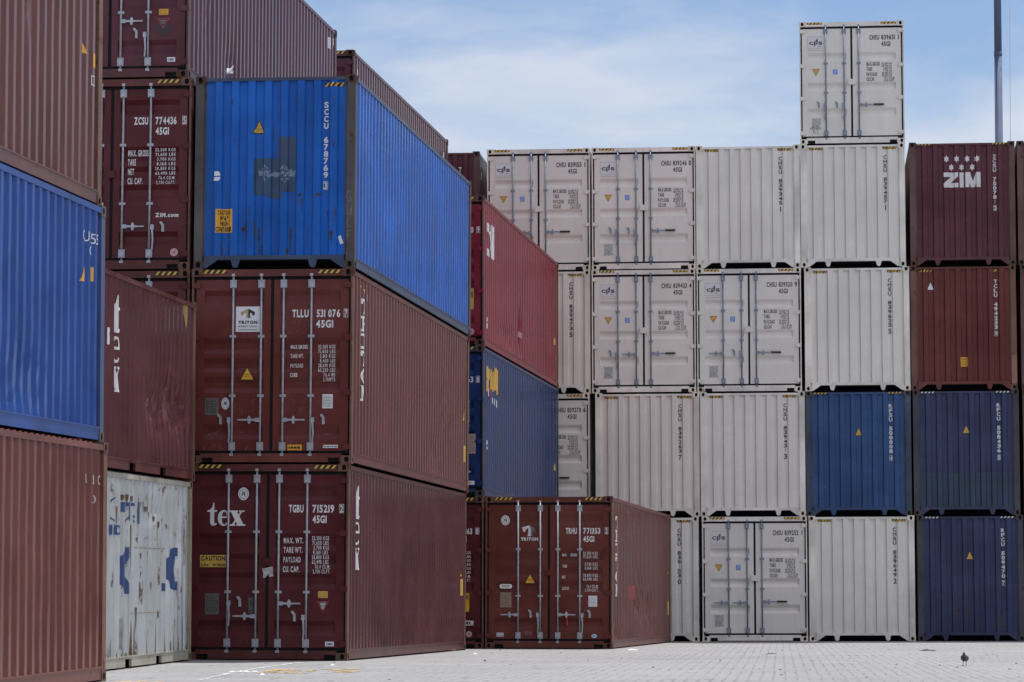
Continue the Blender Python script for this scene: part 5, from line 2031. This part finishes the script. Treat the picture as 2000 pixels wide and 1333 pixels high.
worn(f, [(-3.40, 33.9), (-3.353, 34.2), (-3.347, 37.56), (-3.259, 40.96), (-3.099, 43.87), (-2.98, 45.6)], 0.055, 0.62)
on_ground('white_line', f, plain('worn_line_paint', (0.60, 0.60, 0.58), 0.8, 0, 0.15, 8))
f = Flat()
for (xa, xb, ya, yb, n) in ((-3.01, -2.45, 38.3, 40.6, 60), (-2.16, -1.87, 38.7, 39.7, 22), (-4.22, -3.95, 33.9, 34.6, 16), (-3.90, -3.62, 33.6, 34.1, 10), (-2.6, -1.95, 40.2, 41.0, 14)):
    for k in range(n):
        x, y = xa + (xb - xa) * rr.random(), ya + (yb - ya) * rr.random()
        u, v = 0.03 + 0.05 * rr.random(), 0.05 + 0.14 * rr.random()
        f.poly([(x - u, y), (x - u * 0.3, y - v), (x + u, y - v * 0.3), (x + u * 0.6, y + v), (x - u * 0.4, y + v * 0.8)])
on_ground('yellow_line', f, plain('worn_yellow_paint', (0.50, 0.37, 0.18), 0.8, 0, 0.2, 10), lift=0.0045)


def crumple(name, label, cat, loc, sx, sy, sz, mat, seed, group=None, rz=0.0):
    """creased scrap lying on the ground"""
    r = random.Random(seed)
    mb_ = MB()
    n, m_ = 7, 4
    for j in range(m_ + 1):
        for i in range(n + 1):
            u, v = i / n - 0.5, j / m_ - 0.5
            e = 1 - 2 * max(abs(u), abs(v))
            mb_.v.append((u * sx * (1 + 0.25 * (r.random() - 0.5)), v * sy * (1 + 0.3 * (r.random() - 0.5)), sz * max(0.02, e * 1.4) * (0.25 + r.random())))
    for j in range(m_):
        for i in range(n):
            k = j * (n + 1) + i
            mb_.f.append((k, k + 1, k + n + 2, k + n + 1))
            mb_.m.append(0)
            mb_.smooth.append(False)
    base = len(mb_.v)
    ring = [i for i in range(n + 1)] + [j * (n + 1) + n for j in range(1, m_ + 1)] + [m_ * (n + 1) + i for i in range(n - 1, -1, -1)] + [j * (n + 1) for j in range(m_ - 1, 0, -1)]
    for i in ring:
        x, y, z = mb_.v[i]
        mb_.v.append((x, y, 0.0))
    q = len(ring)
    for k in range(q):
        mb_.f.append((ring[k], base + k, base + (k + 1) % q, ring[(k + 1) % q]))
        mb_.m.append(0)
        mb_.smooth.append(False)
    mb_.f.append(tuple(base + k for k in reversed(range(q))))
    mb_.m.append(0)
    mb_.smooth.append(False)
    o = link(name, mb_.mesh(name), None, mat, (loc[0], loc[1], ground_z(*loc) + 0.002))
    o.rotation_euler = (0, 0, rz)
    tag(o, label, cat, group)
    return o


RAG = plain('dark_scrap', (0.030, 0.028, 0.028), 0.8, 0, 0.3, 10)
PAP = plain('white_scrap', (0.75, 0.75, 0.76), 0.7)
crumple('dark_scrap', 'flat dark scrap on the paving in front of the doored cream container', 'scrap', (4.48, 55.3), 0.15, 0.5, 0.012, RAG, 1)
crumple('dark_scrap', 'long black scrap on the paving in front of the dark indigo container', 'scrap', (7.70, 59.3), 0.30, 0.7, 0.024, RAG, 2)
crumple('dark_scrap', 'small dark lump on the open paving, middle of the photo bottom', 'scrap', (-0.393, 47.47), 0.045, 0.12, 0.02, RAG, 3)
crumple('dark_scrap', 'small black lump on the paving near the right edge, right of the pigeon', 'scrap', (7.244, 46.06), 0.035, 0.08, 0.014, RAG, 4)
for k, (x, y, u) in enumerate(((-3.40, 39.05, 0.07), (-3.30, 39.12, 0.05), (-3.22, 38.98, 0.06), (-3.14, 39.1, 0.045))):
    crumple('paper_scrap', 'small torn bit of white paper lying along the worn white line', 'litter', (x, y), u, 0.16, 0.011, PAP, 50 + k, 'torn paper bits on the white line', 0.3 * k)
crumple('paper_scrap', 'single white scrap beside the yellow paint marks', 'litter', (-2.895, 37.31), 0.06, 0.12, 0.014, PAP, 6)
crumple('paper_scrap', 'tiny white scrap near the corner of the dark red container', 'litter', (-2.43, 43.54), 0.055, 0.2, 0.014, PAP, 7)
crumple('paper_scrap', 'torn white plastic beside the lone red-brown container', 'litter', (2.25, 59.6), 0.20, 0.5, 0.018, PAP, 8)
crumple('paper_scrap', 'small white scrap in front of the gap left of the lone container', 'litter', (-0.62, 54.72), 0.06, 0.4, 0.012, PAP, 9)
rr = random.Random(77)
DIRT = plain('dirt_crumb', (0.060, 0.055, 0.050), 0.9, 0, 0.3, 20)
vs = MB()
for k in range(260):
    y = 35 + 38 * rr.random() ** 0.8
    x = -3.5 + (y * 0.32 + 1) * rr.random()
    if (0.3 < x < 2.2 and y > 60) or (x < -2.2 and y > 46) or (y > 60.5 and x < 2.6):
        continue
    u = 0.006 + 0.013 * rr.random() ** 2.5
    z = ground_z(x, y)
    a = rr.random() * 3
    p = [(x + u * 1.5 * cos(a + t) * (0.7 + 0.5 * rr.random()), y + u * 2.5 * sin(a + t), z + 0.001) for t in (0, 1.6, 3.1, 4.6)]
    top = (x, y, z + u * (0.5 + 0.5 * rr.random()))
    for i in range(4):
        vs.poly([p[i], p[(i + 1) % 4], top])
o = link('grit', vs.mesh('grit'), None, DIRT)
tag(o, 'dark grit and crumbs scattered over the pale paving', 'grit', None, 'stuff')
